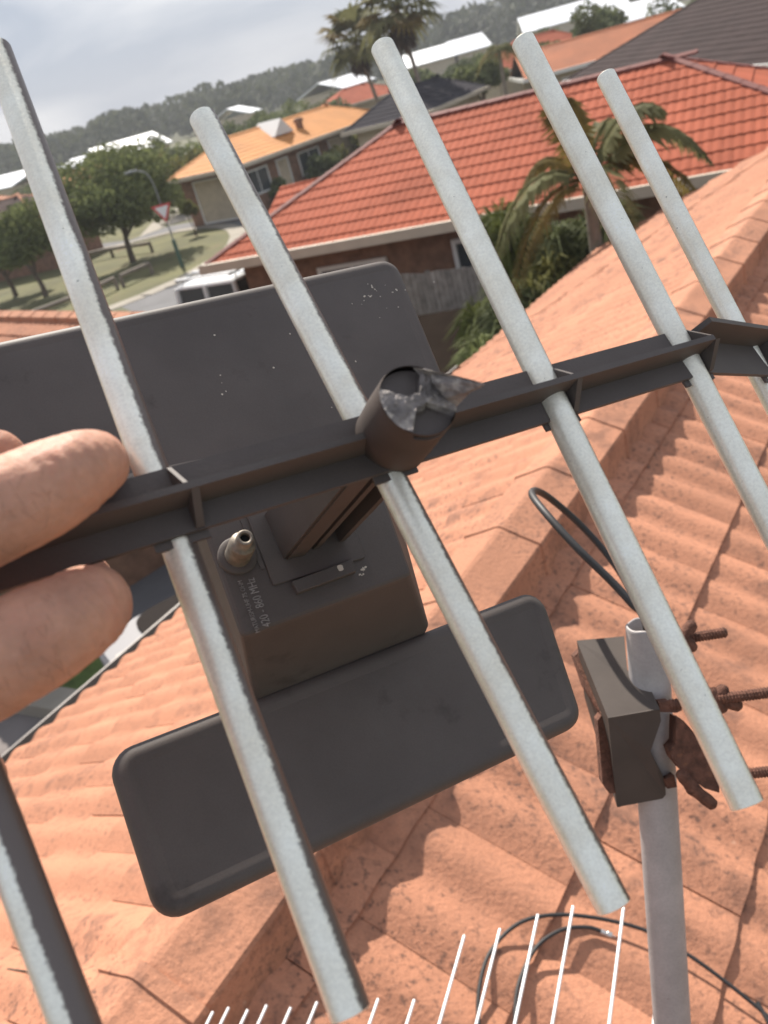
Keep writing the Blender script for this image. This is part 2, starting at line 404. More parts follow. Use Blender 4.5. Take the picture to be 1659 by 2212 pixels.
# ================================================================== SETTING
GZ = 0.0
def G(x, y, dz=0.): return onz(x, y, GZ) + V(0, 0, dz)
struct('ground', sheet([(-700, -60, 0), (700, -60, 0), (700, 900, 0), (-700, 900, 0)]), m_ground)
def gsheet(name, pts, m, dz):
    q = [G(x, y, dz) for x, y in pts]; return struct(name, sheet(q), m)
gsheet('road', [(395, 720), (255, 660), (120, 690), (-200, 760), (-260, 640), (0, 578), (170, 533), (284, 518), (364, 489), (510, 463), (560, 436), (640, 400), (700, 470), (640, 560), (560, 660)], m_asphalt, .004)
isl = [(-320, 690), (-320, 640), (0, 583), (120, 561), (233, 539), (364, 506), (437, 495), (470, 495), (490, 500), (498, 512), (490, 532), (470, 552), (437, 572), (380, 605), (300, 640), (225, 668), (120, 700), (-100, 760)]
gsheet('grass_verge', isl, m_grass, .016)
# kerb ring round the verge corner
mb = MB(); kp = [G(x, y, .05) for x, y in isl[3:17]]
for i in range(len(kp) - 1):
    d = (kp[i + 1] - kp[i]); n = V(d.y, -d.x, 0).normalized()
    if n.dot(kp[i] - G(250, 600)) < 0: n = -n
    mb.add([kp[i], kp[i + 1], kp[i + 1] + n * .75 + V(0, 0, -.02), kp[i] + n * .75 + V(0, 0, -.02)], [(0, 1, 2, 3)])
    mb.add([kp[i] + n * .75 + V(0, 0, -.02), kp[i + 1] + n * .75 + V(0, 0, -.02), kp[i + 1] + n * .78 + V(0, 0, -.05), kp[i] + n * .78 + V(0, 0, -.05)], [(0, 1, 2, 3)])
struct('kerb', mb, m_conc)
gsheet('far_verge', [(170, 531), (284, 516), (364, 487), (510, 461), (560, 434), (560, 412), (470, 430), (380, 455), (284, 492), (170, 512)], m_grass, .006)
gsheet('driveway', [(300, 513), (364, 487), (470, 458), (520, 432), (470, 420), (400, 440), (330, 480)], m_conc, .012)
gsheet('side_lawn', [(90, 1560), (90, 1380), (420, 1180), (560, 1200), (400, 1500), (200, 1700)], m_lawn, .006)
gsheet('side_path', [(-500, 1900), (-500, 1500), (70, 1500), (190, 1548), (60, 1800)], m_pave, .012)
gsheet('side_driveway', [(225, 1200), (420, 1080), (700, 1000), (760, 1200), (560, 1400), (300, 1400)], m_asphalt, .014)
# strip of path edging with its shade-side step
mb = MB(); a, b = G(-60, 1500), G(190, 1545); d = (b - a).normalized(); n = V(-d.y, d.x, 0)
mb.box((a + b) / 2 + V(0, 0, .09), d, n, V(0, 0, 1), (b - a).length / 2, .16, .09)
struct('path_edging', mb, m_conc)

# ------------------------------------------------------------------ the house underfoot
AZ = rad(39); DA = V(math.sin(AZ), math.cos(AZ), 0); DP = V(math.cos(AZ), -math.sin(AZ), 0)
PR, ZR = -1.163, H - 1.362; TB = 1.188 / 2.657; TC = .43
def RP(al, pp, z): q = DA * al + DP * pp; return V(q.x, q.y, z)
def zB(pp): return ZR + (pp - PR) * TB
def zC(pp): return ZR - (pp - PR) * TC
PE, PF = -3.82, 2.7; ALO = -2.2
_h = [onpl(x, y, RP(0, PR, ZR), V(0, 0, 1) - DP * TB) for x, y in ((1040, 770), (1659, 345))]
_h = [(p.dot(DA), p.dot(DP)) for p in _h]; _k = (_h[1][0] - _h[0][0]) / (_h[1][1] - _h[0][1])
AHIP = _h[0][0] + (PE - _h[0][1]) * _k; ARI = _h[0][0] + (PR - _h[0][1]) * _k
own = thing('house', RP(4, 0, 0), 'house underfoot with weathered salmon orange tiled roof filling the foreground', 'house')
mb = MB()
mb.add([RP(ALO, PR, ZR - .035), RP(ARI, PR, ZR - .035), RP(AHIP, PE, zB(PE) - .035), RP(ALO, PE, zB(PE) - .035)], [(0, 1, 2, 3)])
mb.add([RP(ALO, PR, ZR - .088), RP(ARI, PR, ZR - .088), RP(ARI, PF, zC(PF) - .088), RP(ALO, PF, zC(PF) - .088)], [(3, 2, 1, 0)])
mb.add([RP(ARI, PR, ZR - .035), RP(ARI + .6, PE, zB(PE) - .035), RP(AHIP, PE, zB(PE) - .035)], [(0, 1, 2)])
roof = part('roof', mb, m_deck, own, recalc=False)
sh = tile_shape(amp=.023, thick=.024)
tl = roof_face([RP(ALO, PR, ZR), RP(ARI, PR, ZR), RP(AHIP, PE, zB(PE)), RP(ALO, PE, zB(PE))], sh, s0=.1, t0=.04, gauge=.325)
place_tiles(tl, sh, m_tile, roof, limit=190)
sh2 = tile_shape(W=.2985, amp=.021, thick=.013)
ZD = V(0, 0, .052)
tl = roof_face([RP(ALO, PR, ZR) - ZD, RP(ARI, PR, ZR) - ZD, RP(ARI, PF, zC(PF)) - ZD, RP(ALO, PF, zC(PF)) - ZD], sh2, s0=.03, t0=.145, gauge=.34, W=.2985)
place_tiles(tl, sh2, m_tile, roof, limit=110)
tl = roof_face([RP(ARI, PR, ZR), RP(ARI + .6, PE, zB(PE)), RP(AHIP, PE, zB(PE))], sh)
mbx = MB()
for t in tl:
    s_ = sh if t[1] is None else t[1]; q = len(mbx.v); mbx.v += [tuple(t[0] @ Vector(v)) for v in s_[0]]; mbx.f += [tuple(i + q for i in f) for f in s_[1]]; mbx.sm += list(s_[2])
part('tile_field', mbx, m_tile, roof, recalc=False, kind='stuff')
run_caps(RP(ALO - .1, PR, ZR), RP(ARI, PR, ZR), m_cap, roof, hw=.125, h=.066, drop=.105)
run_caps(RP(AHIP - .05, PE + .02, zB(PE) + .0), RP(ARI, PR, ZR), m_cap, roof, hw=.12, h=.055, drop=.045)
# gutter along the left eave
mb = MB(); pr = [(.02, .0), (.02, -.10), (-.10, -.11), (-.125, -.08), (-.125, -.005), (-.112, -.005), (-.112, -.075), (-.095, -.095), (.01, -.085), (.01, .0)]
mb.loft([[RP(al, PE + x, zB(PE) + z + .0) for x, z in pr] for al in (ALO, AHIP + .1)])
part('gutter', mb, m_gutter, own)
mb = MB(); c = RP((ALO + AHIP) / 2, PE + .06, zB(PE) - .13); mb.box(c, DA, DP, V(0, 0, 1), (AHIP - ALO) / 2, .012, .10); part('fascia', mb, m_beige, own)
mb = MB(); c = RP((ALO + 12) / 2, (PE + PF) / 2, 1.15); mb.box(c, DA, DP, V(0, 0, 1), (12 - ALO) / 2 - .5, (PF - PE) / 2 - .55, 1.15); part('wall', mb, m_brick, own)

# ------------------------------------------------------------------ generic hip / gable house
def house(name, label, org, uaz, L, W, eave, ridge, rm, wm, cm, limit=0, gable=False, seg=3, group=None, wins=(), over=.5, tiles=True, fm=None):
    u = V(math.sin(uaz), math.cos(uaz), 0); v = V(-u.y, u.x, 0)
    o = V(org[0], org[1], 0)
    def Q(a, b, z): q = o + u * a + v * b; return V(q.x, q.y, z)
    root = thing(name, Q(L / 2, W / 2, 0), label, 'house', group)
    hw = W / 2; ra, rb = ((0, L) if gable else (hw, L - hw))
    A, B, C_, D = Q(0, 0, eave), Q(L, 0, eave), Q(L, W, eave), Q(0, W, eave); R0, R1 = Q(ra, hw, ridge), Q(rb, hw, ridge)
    faces = [[R0, R1, B, A], [R1, R0, D, C_]]
    if not gable: faces += [[R0, A, D], [R1, C_, B]]
    mb = MB()
    for f in faces: mb.add([p - V(0, 0, .03) for p in f], [tuple(range(len(f)))])
    mb.add([p - V(0, 0, .035) for p in (A, B, C_, D)], [(0, 1, 2, 3)])
    rf = part('roof', mb, m_deck if tiles else rm, root, recalc=True)
    if tiles:
        shp = tile_shape(seg=seg, amp=.012, thick=.022, skirt=bool(limit)); tl = []
        for f in faces: tl += roof_face(f, shp)
        place_tiles(tl, shp, rm, rf, limit=limit)
    up = V(0, 0, .01)
    run_caps(R0 + up, R1 + up, cm, rf, parts=bool(limit), hw=.10, h=.05, drop=.02)
    if not gable:
        for a_, b_ in ((A, R0), (B, R1), (C_, R1), (D, R0)): run_caps(a_ + up, b_ + up, cm, rf, parts=bool(limit), hw=.085, h=.045, drop=.02)
    mb = MB(); t = .09
    for a_, b_ in ((A, B), (B, C_), (C_, D), (D, A)):
        d = (b_ - a_); l = d.length; d.normalize(); nn = V(d.y, -d.x, 0)
        mb.box((a_ + b_) / 2 + nn * .06 - V(0, 0, .07), d, nn, V(0, 0, 1), l / 2 + .10, .055, t)
    part('gutter', mb, fm or m_beige, root)
    mb = MB(); mb.box(Q(L / 2, W / 2, (eave - .05) / 2), u, v, V(0, 0, 1), L / 2 - over, W / 2 - over, (eave - .05) / 2)
    if gable:
        for a_ in (over, L - over):
            for k in (0, 1): pass
            mb.prism([Q(a_, over, eave - .1), Q(a_, W - over, eave - .1), Q(a_, hw, ridge - .25)], u * (.1 if a_ < L / 2 else -.1))
    part('wall', mb, wm, root)
    for (side, s0, s1, z0, z1, kind) in wins:       # windows and doors on the near ('f') or left ('l') wall
        if side == 'f': c, dx, nn = Q((s0 + s1) / 2, over, (z0 + z1) / 2), u, -v
        elif side == 'l': c, dx, nn = Q(over, (s0 + s1) / 2, (z0 + z1) / 2), v, -u
        else: c, dx, nn = Q(L - over, (s0 + s1) / 2, (z0 + z1) / 2), v, u
        hw_, hh = (s1 - s0) / 2, (z1 - z0) / 2
        mb = MB()
        for e in (-1, 1):
            mb.box(c + dx * (e * hw_) + nn * .02, dx, nn, V(0, 0, 1), .04, .05, hh + .04); mb.box(c + V(0, 0, e * hh) + nn * .02, dx, nn, V(0, 0, 1), hw_, .045, .04)
        if kind == 'window': mb.box(c + nn * .02, dx, nn, V(0, 0, 1), .025, .03, hh)
        f_ = part({'window': 'window', 'door': 'door', 'garage': 'garage_door'}[kind], mb, m_wframe, root)
        mb = MB(); mb.box(c + nn * .012, dx, nn, V(0, 0, 1), hw_, .01, hh)
        part('pane' if kind == 'window' else 'panel', mb, m_glass if kind == 'window' else m_render, f_)
    return root, Q, rf

red, RQ, rrf = house('house', 'large red tiled hip roof house just behind the antenna on the right', (-2.1, 17.72), rad(119), 11.9, 6.5, 2.45, 3.9, m_red, m_brick, m_redcap, limit=300, seg=5,
    wins=[('f', 2.2, 3.6, .9, 1.9, 'window'), ('f', 5., 7., .1, 2.0, 'window'), ('l', 2., 3.4, .9, 1.9, 'window')])
# lower wing of the red house, showing behind its left hip
wg = [onz(607, 406, 2.98), onz(742, 370, 2.98), onz(700, 448, 2.42), onz(566, 486, 2.42)]
mb = MB(); mb.loft([[p - V(0, 0, .03) for p in wg], [p - V(0, 0, .08) for p in wg]]); wrf = part('wing_roof', mb, m_redcap, red)
shw = tile_shape(seg=4, amp=.013, thick=.03, skirt=False); place_tiles(roof_face(wg, shw), shw, m_red, wrf, limit=0)
mb = MB(); cw_ = sum(wg, V(0, 0, 0)) / 4; mb.loft([[V(p.x, p.y, 0) for p in [cw_ + (q - cw_) * .8 for q in wg]], [V(p.x, p.y, 2.38) for p in [cw_ + (q - cw_) * .8 for q in wg]]]); part('wing_wall', mb, m_brick, red)
# patio frame in front of the red house
pat = thing('patio_frame', RQ(3.5, -.9, 0), 'beige timber patio frame under the eave of the red roofed house', 'patio frame')
a = onz(637, 567, 1.75); b = onz(979, 509, 1.75)
u_ = (b - a).normalized(); 
mb = MB(); mb.box((a + b) / 2, u_, V(-u_.y, u_.x, 0), V(0, 0, 1), (b - a).length / 2, .035, .06); part('beam', mb, m_beige, pat)
for t in (.02, .45, .99):
    c = a.lerp(b, t); mb = MB(); mb.box(V(c.x, c.y, .86), V(1, 0, 0), V(0, 1, 0), V(0, 0, 1), .045, .045, .84); part('post', mb, m_beige, pat)
for t in (.99, .3):
    c = a.lerp(b, t) + V(.05, .1, 0); mb = MB(); mb.box(V(c.x, c.y, 2.07), V(1, 0, 0), V(0, 1, 0), V(0, 0, 1), .05, .05, .27); part('bracket', mb, m_beige, pat)

oh, OQ, orf = house('house', 'long orange tiled house across the street with white gable vent', (-2.35, 43.9), rad(40), 13.8, 5.0, 2.45, 3.62, m_orange, m_brick, m_orange,
    wins=[('f', 1.0, 2.6, .9, 2., 'window'), ('f', 3.4, 4.3, .1, 2.05, 'door'), ('f', 5.2, 7., .9, 2., 'window'), ('f', 8., 10.4, .1, 2.1, 'garage'), ('l', .9, 3.6, .1, 2.1, 'garage')])
on_ = (OQ(13.8, 0, 2.45) - OQ(0, 0, 2.45)).cross(OQ(2.5, 2.5, 3.62) - OQ(0, 0, 2.45)).normalized(); on_ = on_ if on_.z > 0 else -on_
vp = onpl(607, 290, OQ(0, 0, 2.45), on_); ou = (OQ(1, 0, 0) - OQ(0, 0, 0)); ovh = V(-ou.y, ou.x, 0)
mb = MB(); mb.prism([vp - ou * .8 - ovh * .25, vp + ou * .8 - ovh * .25, vp - ovh * .25 + V(0, 0, .75)], ovh * 1.6); part('gable_vent', mb, m_wframe, orf)
vp = onpl(648, 276, OQ(0, 0, 2.45), on_); mb = MB(); mb.tube([vp, vp + V(0, 0, .2), vp + V(0, 0, .42), vp + V(0, 0, .5)], [.2, .2, .3, .12], 10); part('roof_vent', mb, m_brick, orf)
house('house', 'dark charcoal hip roofed house behind the red roof', (6.6, 44.4), rad(33), 10., 4.2, 2.45, 3.6, m_dark_t, m_render, m_dark_t, wins=[('f', 2, 3.6, .9, 2., 'window')])
house('house', 'brown orange roofed house with white fascia near the top right', (13.2, 49.2), rad(97), 9.6, 5.6, 2.45, 3.62, m_brown_t, m_render, m_brown_t, gable=True, fm=m_wframe, wins=[('f', 2, 3.6, .9, 2., 'window'), ('f', 5, 6.4, .9, 2., 'window')])
house('house', 'chocolate brown roofed house at the right edge behind the red roof', (12.6, 40.5), rad(176), 17., 8.5, 2.45, 4.25, m_choc, m_brick, m_choc, wins=[('f', 8, 9.6, .9, 2., 'window')], fm=m_wframe)
lo_, lq_ = onz(-150, 533, 2.45), onz(88, 474, 2.45)
house('house', 'grey brown roofed house at the far left edge behind the trees', (lo_.x, lo_.y), math.atan2(lq_.x - lo_.x, lq_.y - lo_.y), (lq_ - lo_).length, 5.4, 2.45, 3.6, m_choc2, m_brick, m_tile)
house('house', 'salmon roofed house behind the grey brown roof at far left', (-31., 62.), rad(92), 13., 6., 2.45, 3.9, m_tile, m_render, m_tile)
house('house', 'small orange roofed house glimpsed behind the big street tree', (-19, 66.), rad(95), 10., 6., 2.45, 3.6, m_orange, m_render, m_orange)
house('house', 'red roofed house beside the short palm beyond the charcoal roof', (15.5, 66.), rad(85), 9., 6., 2.45, 4.0, m_red, m_render, m_red)
house('house', 'small red roofed house half hidden left of the tall palms', (4.5, 82.), rad(75), 8., 6., 2.45, 3.7, m_red, m_render, m_red)
# white metal roofs far away
def white(name, label, x0, y0, x1, y1, z, W, rise):
    a = onz(x0, y0, z); b = onz(x1, y1, z); u = (b - a); L = u.length; u.normalize(); v = V(-u.y, u.x, 0)
    root = thing(name, V((a.x + b.x) / 2, (a.y + b.y) / 2, 0), label, 'building', 'white roofed buildings in the distance')
    q = lambda s, t, zz: a + u * s + v * t + V(0, 0, zz)
    mb = MB(); mb.loft([[q(s, 0, 0), q(s, W / 2, rise), q(s, W, 0), q(s, W, -.15), q(s, W / 2, rise - .15), q(s, 0, -.15)] for s in (0, L)]); part('roof', mb, m_white_r, root)
    mb = MB(); c = q(L / 2, W / 2, 0); mb.box(V(c.x, c.y, (z - .1) / 2), u, v, V(0, 0, 1), L / 2 - .4, W / 2 - .4, (z - .1) / 2); part('wall', mb, m_render, root)
white('building', 'long white roofed building left of the second rod top on the skyline', 868, 150, 985, 118, 3.1, 9, 1.9)
white('building', 'long white roof in the distance right of the tallest palms', 985, 118, 1064, 96, 3.1, 10, 2.1)
white('building', 'longest white roof in the distance above the brown orange roof', 1130, 72, 1362, 8, 3.1, 12, 2.8)
white('building', 'low white roof behind the dark round tree at the top right', 1300, 62, 1480, 12, 2.9, 8, 1.3)
white('building', 'white roofs stepping beyond the big street tree', 232, 345, 372, 304, 2.9, 8, 1.5)
white('building', 'tiny white roof poking out of trees above the orange house', 540, 243, 566, 235, 3.0, 8, 1.4)
white('building', 'white roof on the far left horizon beside the first rod', -60, 420, 24, 402, 2.9, 8, 1.2)
white('building', 'small white roof beside the first rod below the far woods', 120, 372, 160, 362, 2.7, 6, 1.)
white('building', 'white roof glimpsed behind the trunk of the tall palm', 742, 190, 812, 168, 3.0, 8, 1.5)

# garage roof at the left edge
ga, gb = onz(-260, 678, 3.15), onz(300, 690, 3.15)
u_ = (gb - ga).normalized(); v_ = V(-u_.y, u_.x, 0)
gar = thing('garage', V(ga.x, ga.y, 0), 'orange tiled garage roof with round ridge caps at the left edge', 'garage')
if v_.y > 0: v_ = -v_
mb = MB(); W2 = 2.6; dz = 1.05
mb.add([ga, gb, gb + v_ * W2 - V(0, 0, dz), ga + v_ * W2 - V(0, 0, dz)], [(0, 1, 2, 3)]); mb.add([ga, gb, gb - v_ * W2 - V(0, 0, dz), ga - v_ * W2 - V(0, 0, dz)], [(3, 2, 1, 0)])
for i in range(len(mb.v)): mb.v[i] = (mb.v[i][0], mb.v[i][1], mb.v[i][2] - .04)
grf = part('roof', mb, m_deck, gar, recalc=False)
tl = roof_face([ga, gb, gb + v_ * W2 - V(0, 0, dz), ga + v_ * W2 - V(0, 0, dz)], sh) + roof_face([ga, gb, gb - v_ * W2 - V(0, 0, dz), ga - v_ * W2 - V(0, 0, dz)], sh)
place_tiles(tl, sh, m_tile, grf, limit=60)
run_caps(ga, gb, m_cap, grf, hw=.12, h=.09)
mb = MB(); c = (ga + gb) / 2; mb.box(V(c.x, c.y, 1.02), u_, v_, V(0, 0, 1), (gb - ga).length / 2 - .4, W2 - .45, 1.02); part('wall', mb, m_brick, gar)

# ------------------------------------------------------------------ fences, shed, vehicles, sign
fn = thing('paling_fence', onz(945, 585, 0), 'weathered grey timber paling fence beside the patio', 'fence')
a = onz(840, 597, 1.75); b = onz(1075, 566, 1.75); d = (b - a); L = d.length; d.normalize(); nn = V(-d.y, d.x, 0)
k = 0; s = 0.
while s < L:
    wd = random.uniform(.085, .105); c = a + d * (s + wd / 2); mb = MB(); hh = 1.75 + random.uniform(-.03, .02)
    mb.box(V(c.x, c.y, hh / 2) + nn * random.uniform(-.006, .006), d, nn, V(0, 0, 1), wd / 2, .009, hh / 2); part('paling', mb, m_timber, fn); s += wd + .008
for z in (.4, 1.3):
    mb = MB(); c = (a + b) / 2; mb.box(V(c.x, c.y, z) + nn * .04, d, nn, V(0, 0, 1), L / 2, .03, .04); part('rail', mb, m_timber, fn)
sa = [onz(x, y, 1.25) for x, y in ((900, 684), (1075, 655), (1060, 800), (935, 850))]
mb = MB(); mb.loft([[V(p.x, p.y, 0) for p in sa], [p - V(0, 0, .06) for p in sa]]); shed = thing('garden_shed', V(sa[0].x, sa[0].y, 0), 'low dark brown garden shed in front of the paling fence', 'shed')
part('wall', mb, m_shed, shed)
mb = MB(); c = sum(sa, V(0, 0, 0)) / 4; mb.loft([[c + (p - c) * 1.03 - V(0, 0, .05) for p in sa], [c + (p - c) * 1.03 for p in sa]]); part('roof', mb, m_shed, shed)

# wheel and cushion by the patio
wc = onz(905, 560, 1.72); wl = thing('spare_wheel', V(wc.x, wc.y, 1.4), 'black tyred spare wheel with silver hub above the paling fence', 'wheel')
ax = (EYE - wc); ax.z = 0; ax.normalize(); sx = V(-ax.y, ax.x, 0); mb = MB(); rings = []
for k in range(28):
    t = 2 * math.pi * k / 28; rd = sx * math.cos(t) + V(0, 0, 1) * math.sin(t)
    rings.append([wc + rd * (.15 + .05 * math.cos(2 * math.pi * j / 8)) + ax * (.06 * math.sin(2 * math.pi * j / 8)) for j in range(8)])
mb.loft(rings + [rings[0]], smooth=True, cap0=False, cap1=False); part('tyre', mb, m_black, wl)
mb = MB(); mb.loft([[wc + (sx * math.cos(t * .5236) + V(0, 0, 1) * math.sin(t * .5236)) * r + ax * o for t in range(12)] for r, o in ((.11, -.03), (.11, .02), (.05, .035), (.045, .05))], smooth=True); part('rim', mb, m_steel, wl)
for k in range(5):
    t = k * 1.2566; mb = MB(); c = wc + (sx * math.cos(t) + V(0, 0, 1) * math.sin(t)) * .075 + ax * .025; mb.tube([c, c + ax * .012], .014, 6); part('wheel_nut', mb, m_black, wl)
mb = MB(); mb.box(V(wc.x, wc.y, .74) - ax * .07, sx, ax, V(0, 0, 1), .05, .03, .74); part('stand', mb, m_grey, wl)
cc = onz(930, 568, 1.55); ch = thing('garden_chair', V(cc.x, cc.y, 0), 'beige garden chair back showing over the paling fence', 'chair')
mb = MB(); mb.loft([[cc + sx * (w_ * math.cos(t * math.pi / 6)) * 1. + ax * .03 * k + V(0, 0, 1) * (h_ * math.sin(t * math.pi / 6)) for t in range(12)] for k, w_, h_ in ((0, .19, .15), (.6, .21, .17), (1.4, .19, .15))], smooth=True); part('backrest', mb, m_render, ch)
mb = MB(); mb.box(V(cc.x, cc.y, .9) - ax * .2, sx, ax, V(0, 0, 1), .22, .22, .03); part('seat', mb, m_render, ch)
for i in (-1, 1):
    for j in (-1, 1): mb = MB(); mb.tube([V(cc.x, cc.y, 0) + sx * (.2 * i) + ax * (-.2 + .2 * j), V(cc.x, cc.y, .9 if j < 0 else 1.5) + sx * (.2 * i) + ax * (-.2 + .2 * j * (1 if j < 0 else .3))], .018, 6); part('leg', mb, m_render, ch)

# white four-wheel drive
vz = 1.95; va = rad(34); vu = V(math.sin(va), math.cos(va), 0); vv = V(vu.y, -vu.x, 0)        # vu = forward (away), vv = right
vo = onz(365, 622, vz); vo = V(vo.x, vo.y, 0)
van = thing('four_wheel_drive', vo + vu * 2 + vv * .85, 'white boxy four wheel drive with roof rack parked behind the antenna paddle', 'car')
def VQ(a, b, z): q = vo + vu * a + vv * b; return V(q.x, q.y, z)
VW, VL = 1.8, 3.7
mb = MB(); mb.loft([[VQ(a, b, z) for a, b in ((0, .03), (VL, .03), (VL, VW - .03), (0, VW - .03))] for z in (.45, 1.12)]); 
mb.loft([[VQ(a, b, 1.84 + dz) for a, b in ((.10 + i, .10 + i), (3.1 - i * 2, .10 + i), (3.1 - i * 2, VW - .10 - i), (.10 + i, VW - .10 - i))] for dz, i in ((0, 0), (.05, .01), (.09, .08))])
part('body', mb, m_carw, van)
mb = MB(); mb.loft([[VQ(a, b, 1.12) for a, b in ((.05, .07), (3.3, .07), (3.3, VW - .07), (.05, VW - .07))], [VQ(a, b, 1.85) for a, b in ((.13, .13), (3.0, .13), (3.0, VW - .13), (.13, VW - .13))]]); part('window', mb, m_carg, van)
for (a, b, a2, b2) in ((.03, .05, .10, .10), (.03, VW / 2, .10, VW / 2), (.03, VW - .05, .10, VW - .10), (1.1, VW - .06, 1.1, VW - .115), (2.1, VW - .06, 2.1, VW - .115), (1.1, .06, 1.1, .115), (2.1, .06, 2.1, .115), (3.3, .06, 3.02, .115), (3.3, VW - .06, 3.02, VW - .115)):
    mb = MB(); mb.tube([VQ(a, b, 1.10), VQ(a2, b2, 1.88)], .062, 6); part('pillar', mb, m_carw, van)
for b in (.16, VW - .16):
    mb = MB(); mb.tube([VQ(.1, b, 2.02), VQ(3.0, b, 2.02)], .022, 6); part('roof_rail', mb, m_grey, van)
for a in (.15, .75, 1.35, 1.95, 2.55):
    mb = MB(); mb.box(VQ(a, VW / 2, 2.05), vv, vu, V(0, 0, 1), VW / 2 - .12, .05, .014); part('rack_bar', mb, m_carw, van)
for a in (.3, 1.5, 2.8):
    for b in (.16, VW - .16): mb = MB(); mb.tube([VQ(a, b, 1.9), VQ(a, b, 2.03)], .015, 6); part('rack_foot', mb, m_grey, van)
for a in (.75, 3.0):
    for b in (.1, VW - .1):
        c = VQ(a, b, .36); wh = MB(); wh.loft([[c + vv * o + (vu * math.cos(t * math.pi / 12) + V(0, 0, 1) * math.sin(t * math.pi / 12)) * r for t in range(24)] for o, r in ((-.1, .3), (-.09, .36), (.09, .36), (.1, .3))], smooth=True)
        wo_ = part('wheel', wh, m_black, van); wh = MB(); wh.loft([[c + vv * o + (vu * math.cos(t * math.pi / 8) + V(0, 0, 1) * math.sin(t * math.pi / 8)) * .2 for t in range(16)] for o in (-.11, .11)]); part('rim', wh, m_steel, wo_)
for b in (.1, VW - .1): mb = MB(); mb.box(VQ(0, b, .95), vv, vu, V(0, 0, 1), .06, .02, .12); part('tail_light', mb, m_signr, van)
mb = MB(); mb.box(VQ(-.05, VW / 2, .5), vv, vu, V(0, 0, 1), VW / 2, .06, .09); part('bumper', mb, m_grey, van)

# utility parked beside the house (only a corner shows between the fingers and the eave)
ut = thing('utility_truck', G(330, 1330), 'pale grey utility truck with black tray cover parked beside the house', 'truck')
q = [onz(x, y, 1.22) for x, y in ((196, 1392), (275, 1500))]
ub = (q[0] - q[1]).normalized(); ua = V(ub.y, -ub.x, 0)
if ua.dot(onz(420, 1180, 1.22) - q[0]) < 0: ua = -ua
def rr(cx, hx, hy, z, r, n=6):
    out = []
    for (sx_, sy_, a0) in ((1, 1, 0), (-1, 1, 90), (-1, -1, 180), (1, -1, 270)):
        for k in range(n + 1):
            t = rad(a0 + 90 * k / n); out.append(cx + ua * (sx_ * (hx - r) + r * math.cos(t)) + ub * (sy_ * (hy - r) + r * math.sin(t)) + V(0, 0, z - cx.z))
    return out
UL, UW = 2.4, .88
ctr = q[0] - ub * (UW - .05) + ua * UL
ctr.z = 0
mb = MB(); mb.loft([rr(ctr, UL, UW, z, .25) for z in (.4, 1.05, 1.2)] + [rr(ctr, UL - .04, UW - .05, 1.25, .25)], smooth=False); part('body', mb, m_silver, ut)
mb = MB(); mb.loft([rr(ctr + ua * .12, UL - .28, UW - .07, z, .2) for z in (1.24, 1.275)]); part('tray_cover', mb, m_cover, ut)
mb = MB(); cq = ctr - ua * (UL - .2) + V(0, 0, 1.258); mb.box(cq, ua, ub, V(0, 0, 1), .10, .36, .008); part('tailgate_panel', mb, m_gutter, ut)
for i in (-1, 1):
    for a in (-1.6, 1.6):
        cw = ctr + ua * a + ub * (i * (UW - .1)) + V(0, 0, .36); wh = MB()
        wh.loft([[cw + ub * o + (ua * math.cos(t * math.pi / 10) + V(0, 0, 1) * math.sin(t * math.pi / 10)) * r for t in range(20)] for o, r in ((-.1, .3), (-.08, .35), (.08, .35), (.1, .3))], smooth=True); part('wheel', wh, m_black, ut)

# give way sign and street lamp
sb = G(395, 578); lamp = thing('street_lamp', sb, 'thin street lamp with curved arm rising past the big tree', 'street lamp')
mb = MB(); mb.tube([sb, sb + V(0, 0, 1.1)], .075, 10); part('base_sleeve', mb, m_green, lamp)
mb = MB(); mb.tube(smooth_path([sb + V(0, 0, 1.0), sb + V(0, 0, 2.4), sb + V(-.02, 0, 3.2), sb + V(-.15, 0, 3.6), sb + V(-.45, 0, 3.75)], 5), .028, 8); part('pole', mb, m_grey, lamp)
mb = MB(); mb.loft([[sb + V(-.4 - x, y * w_, 3.75 + z) for y, z in ((-.1, .0), (-.07, .06), (.07, .06), (.1, 0), (.06, -.03), (-.06, -.03))] for x, w_ in ((0, .5), (.15, 1), (.4, .9), (.5, .4))]); part('lamp_head', mb, m_grey, lamp)
gs = sb + V(0, -.09, 2.2); sg = thing('give_way_sign', gs, 'red and white triangular give way sign on the lamp post', 'sign')
tri = lambda r, off: [gs + V(r * math.cos(rad(t)), off, r * math.sin(rad(t))) for t in (30, 150, 270)]
mb = MB(); mb.prism(tri(.44, 0), V(0, -.012, 0)); part('border', mb, m_signr, sg)
mb = MB(); mb.prism(tri(.30, -.014), V(0, -.004, 0)); part('face', mb, m_signw, sg)
mb = MB(); mb.box(gs + V(0, .045, 0), V(1, 0, 0), V(0, 1, 0), V(0, 0, 1), .03, .04, .2); part('clamp', mb, m_grey, sg)

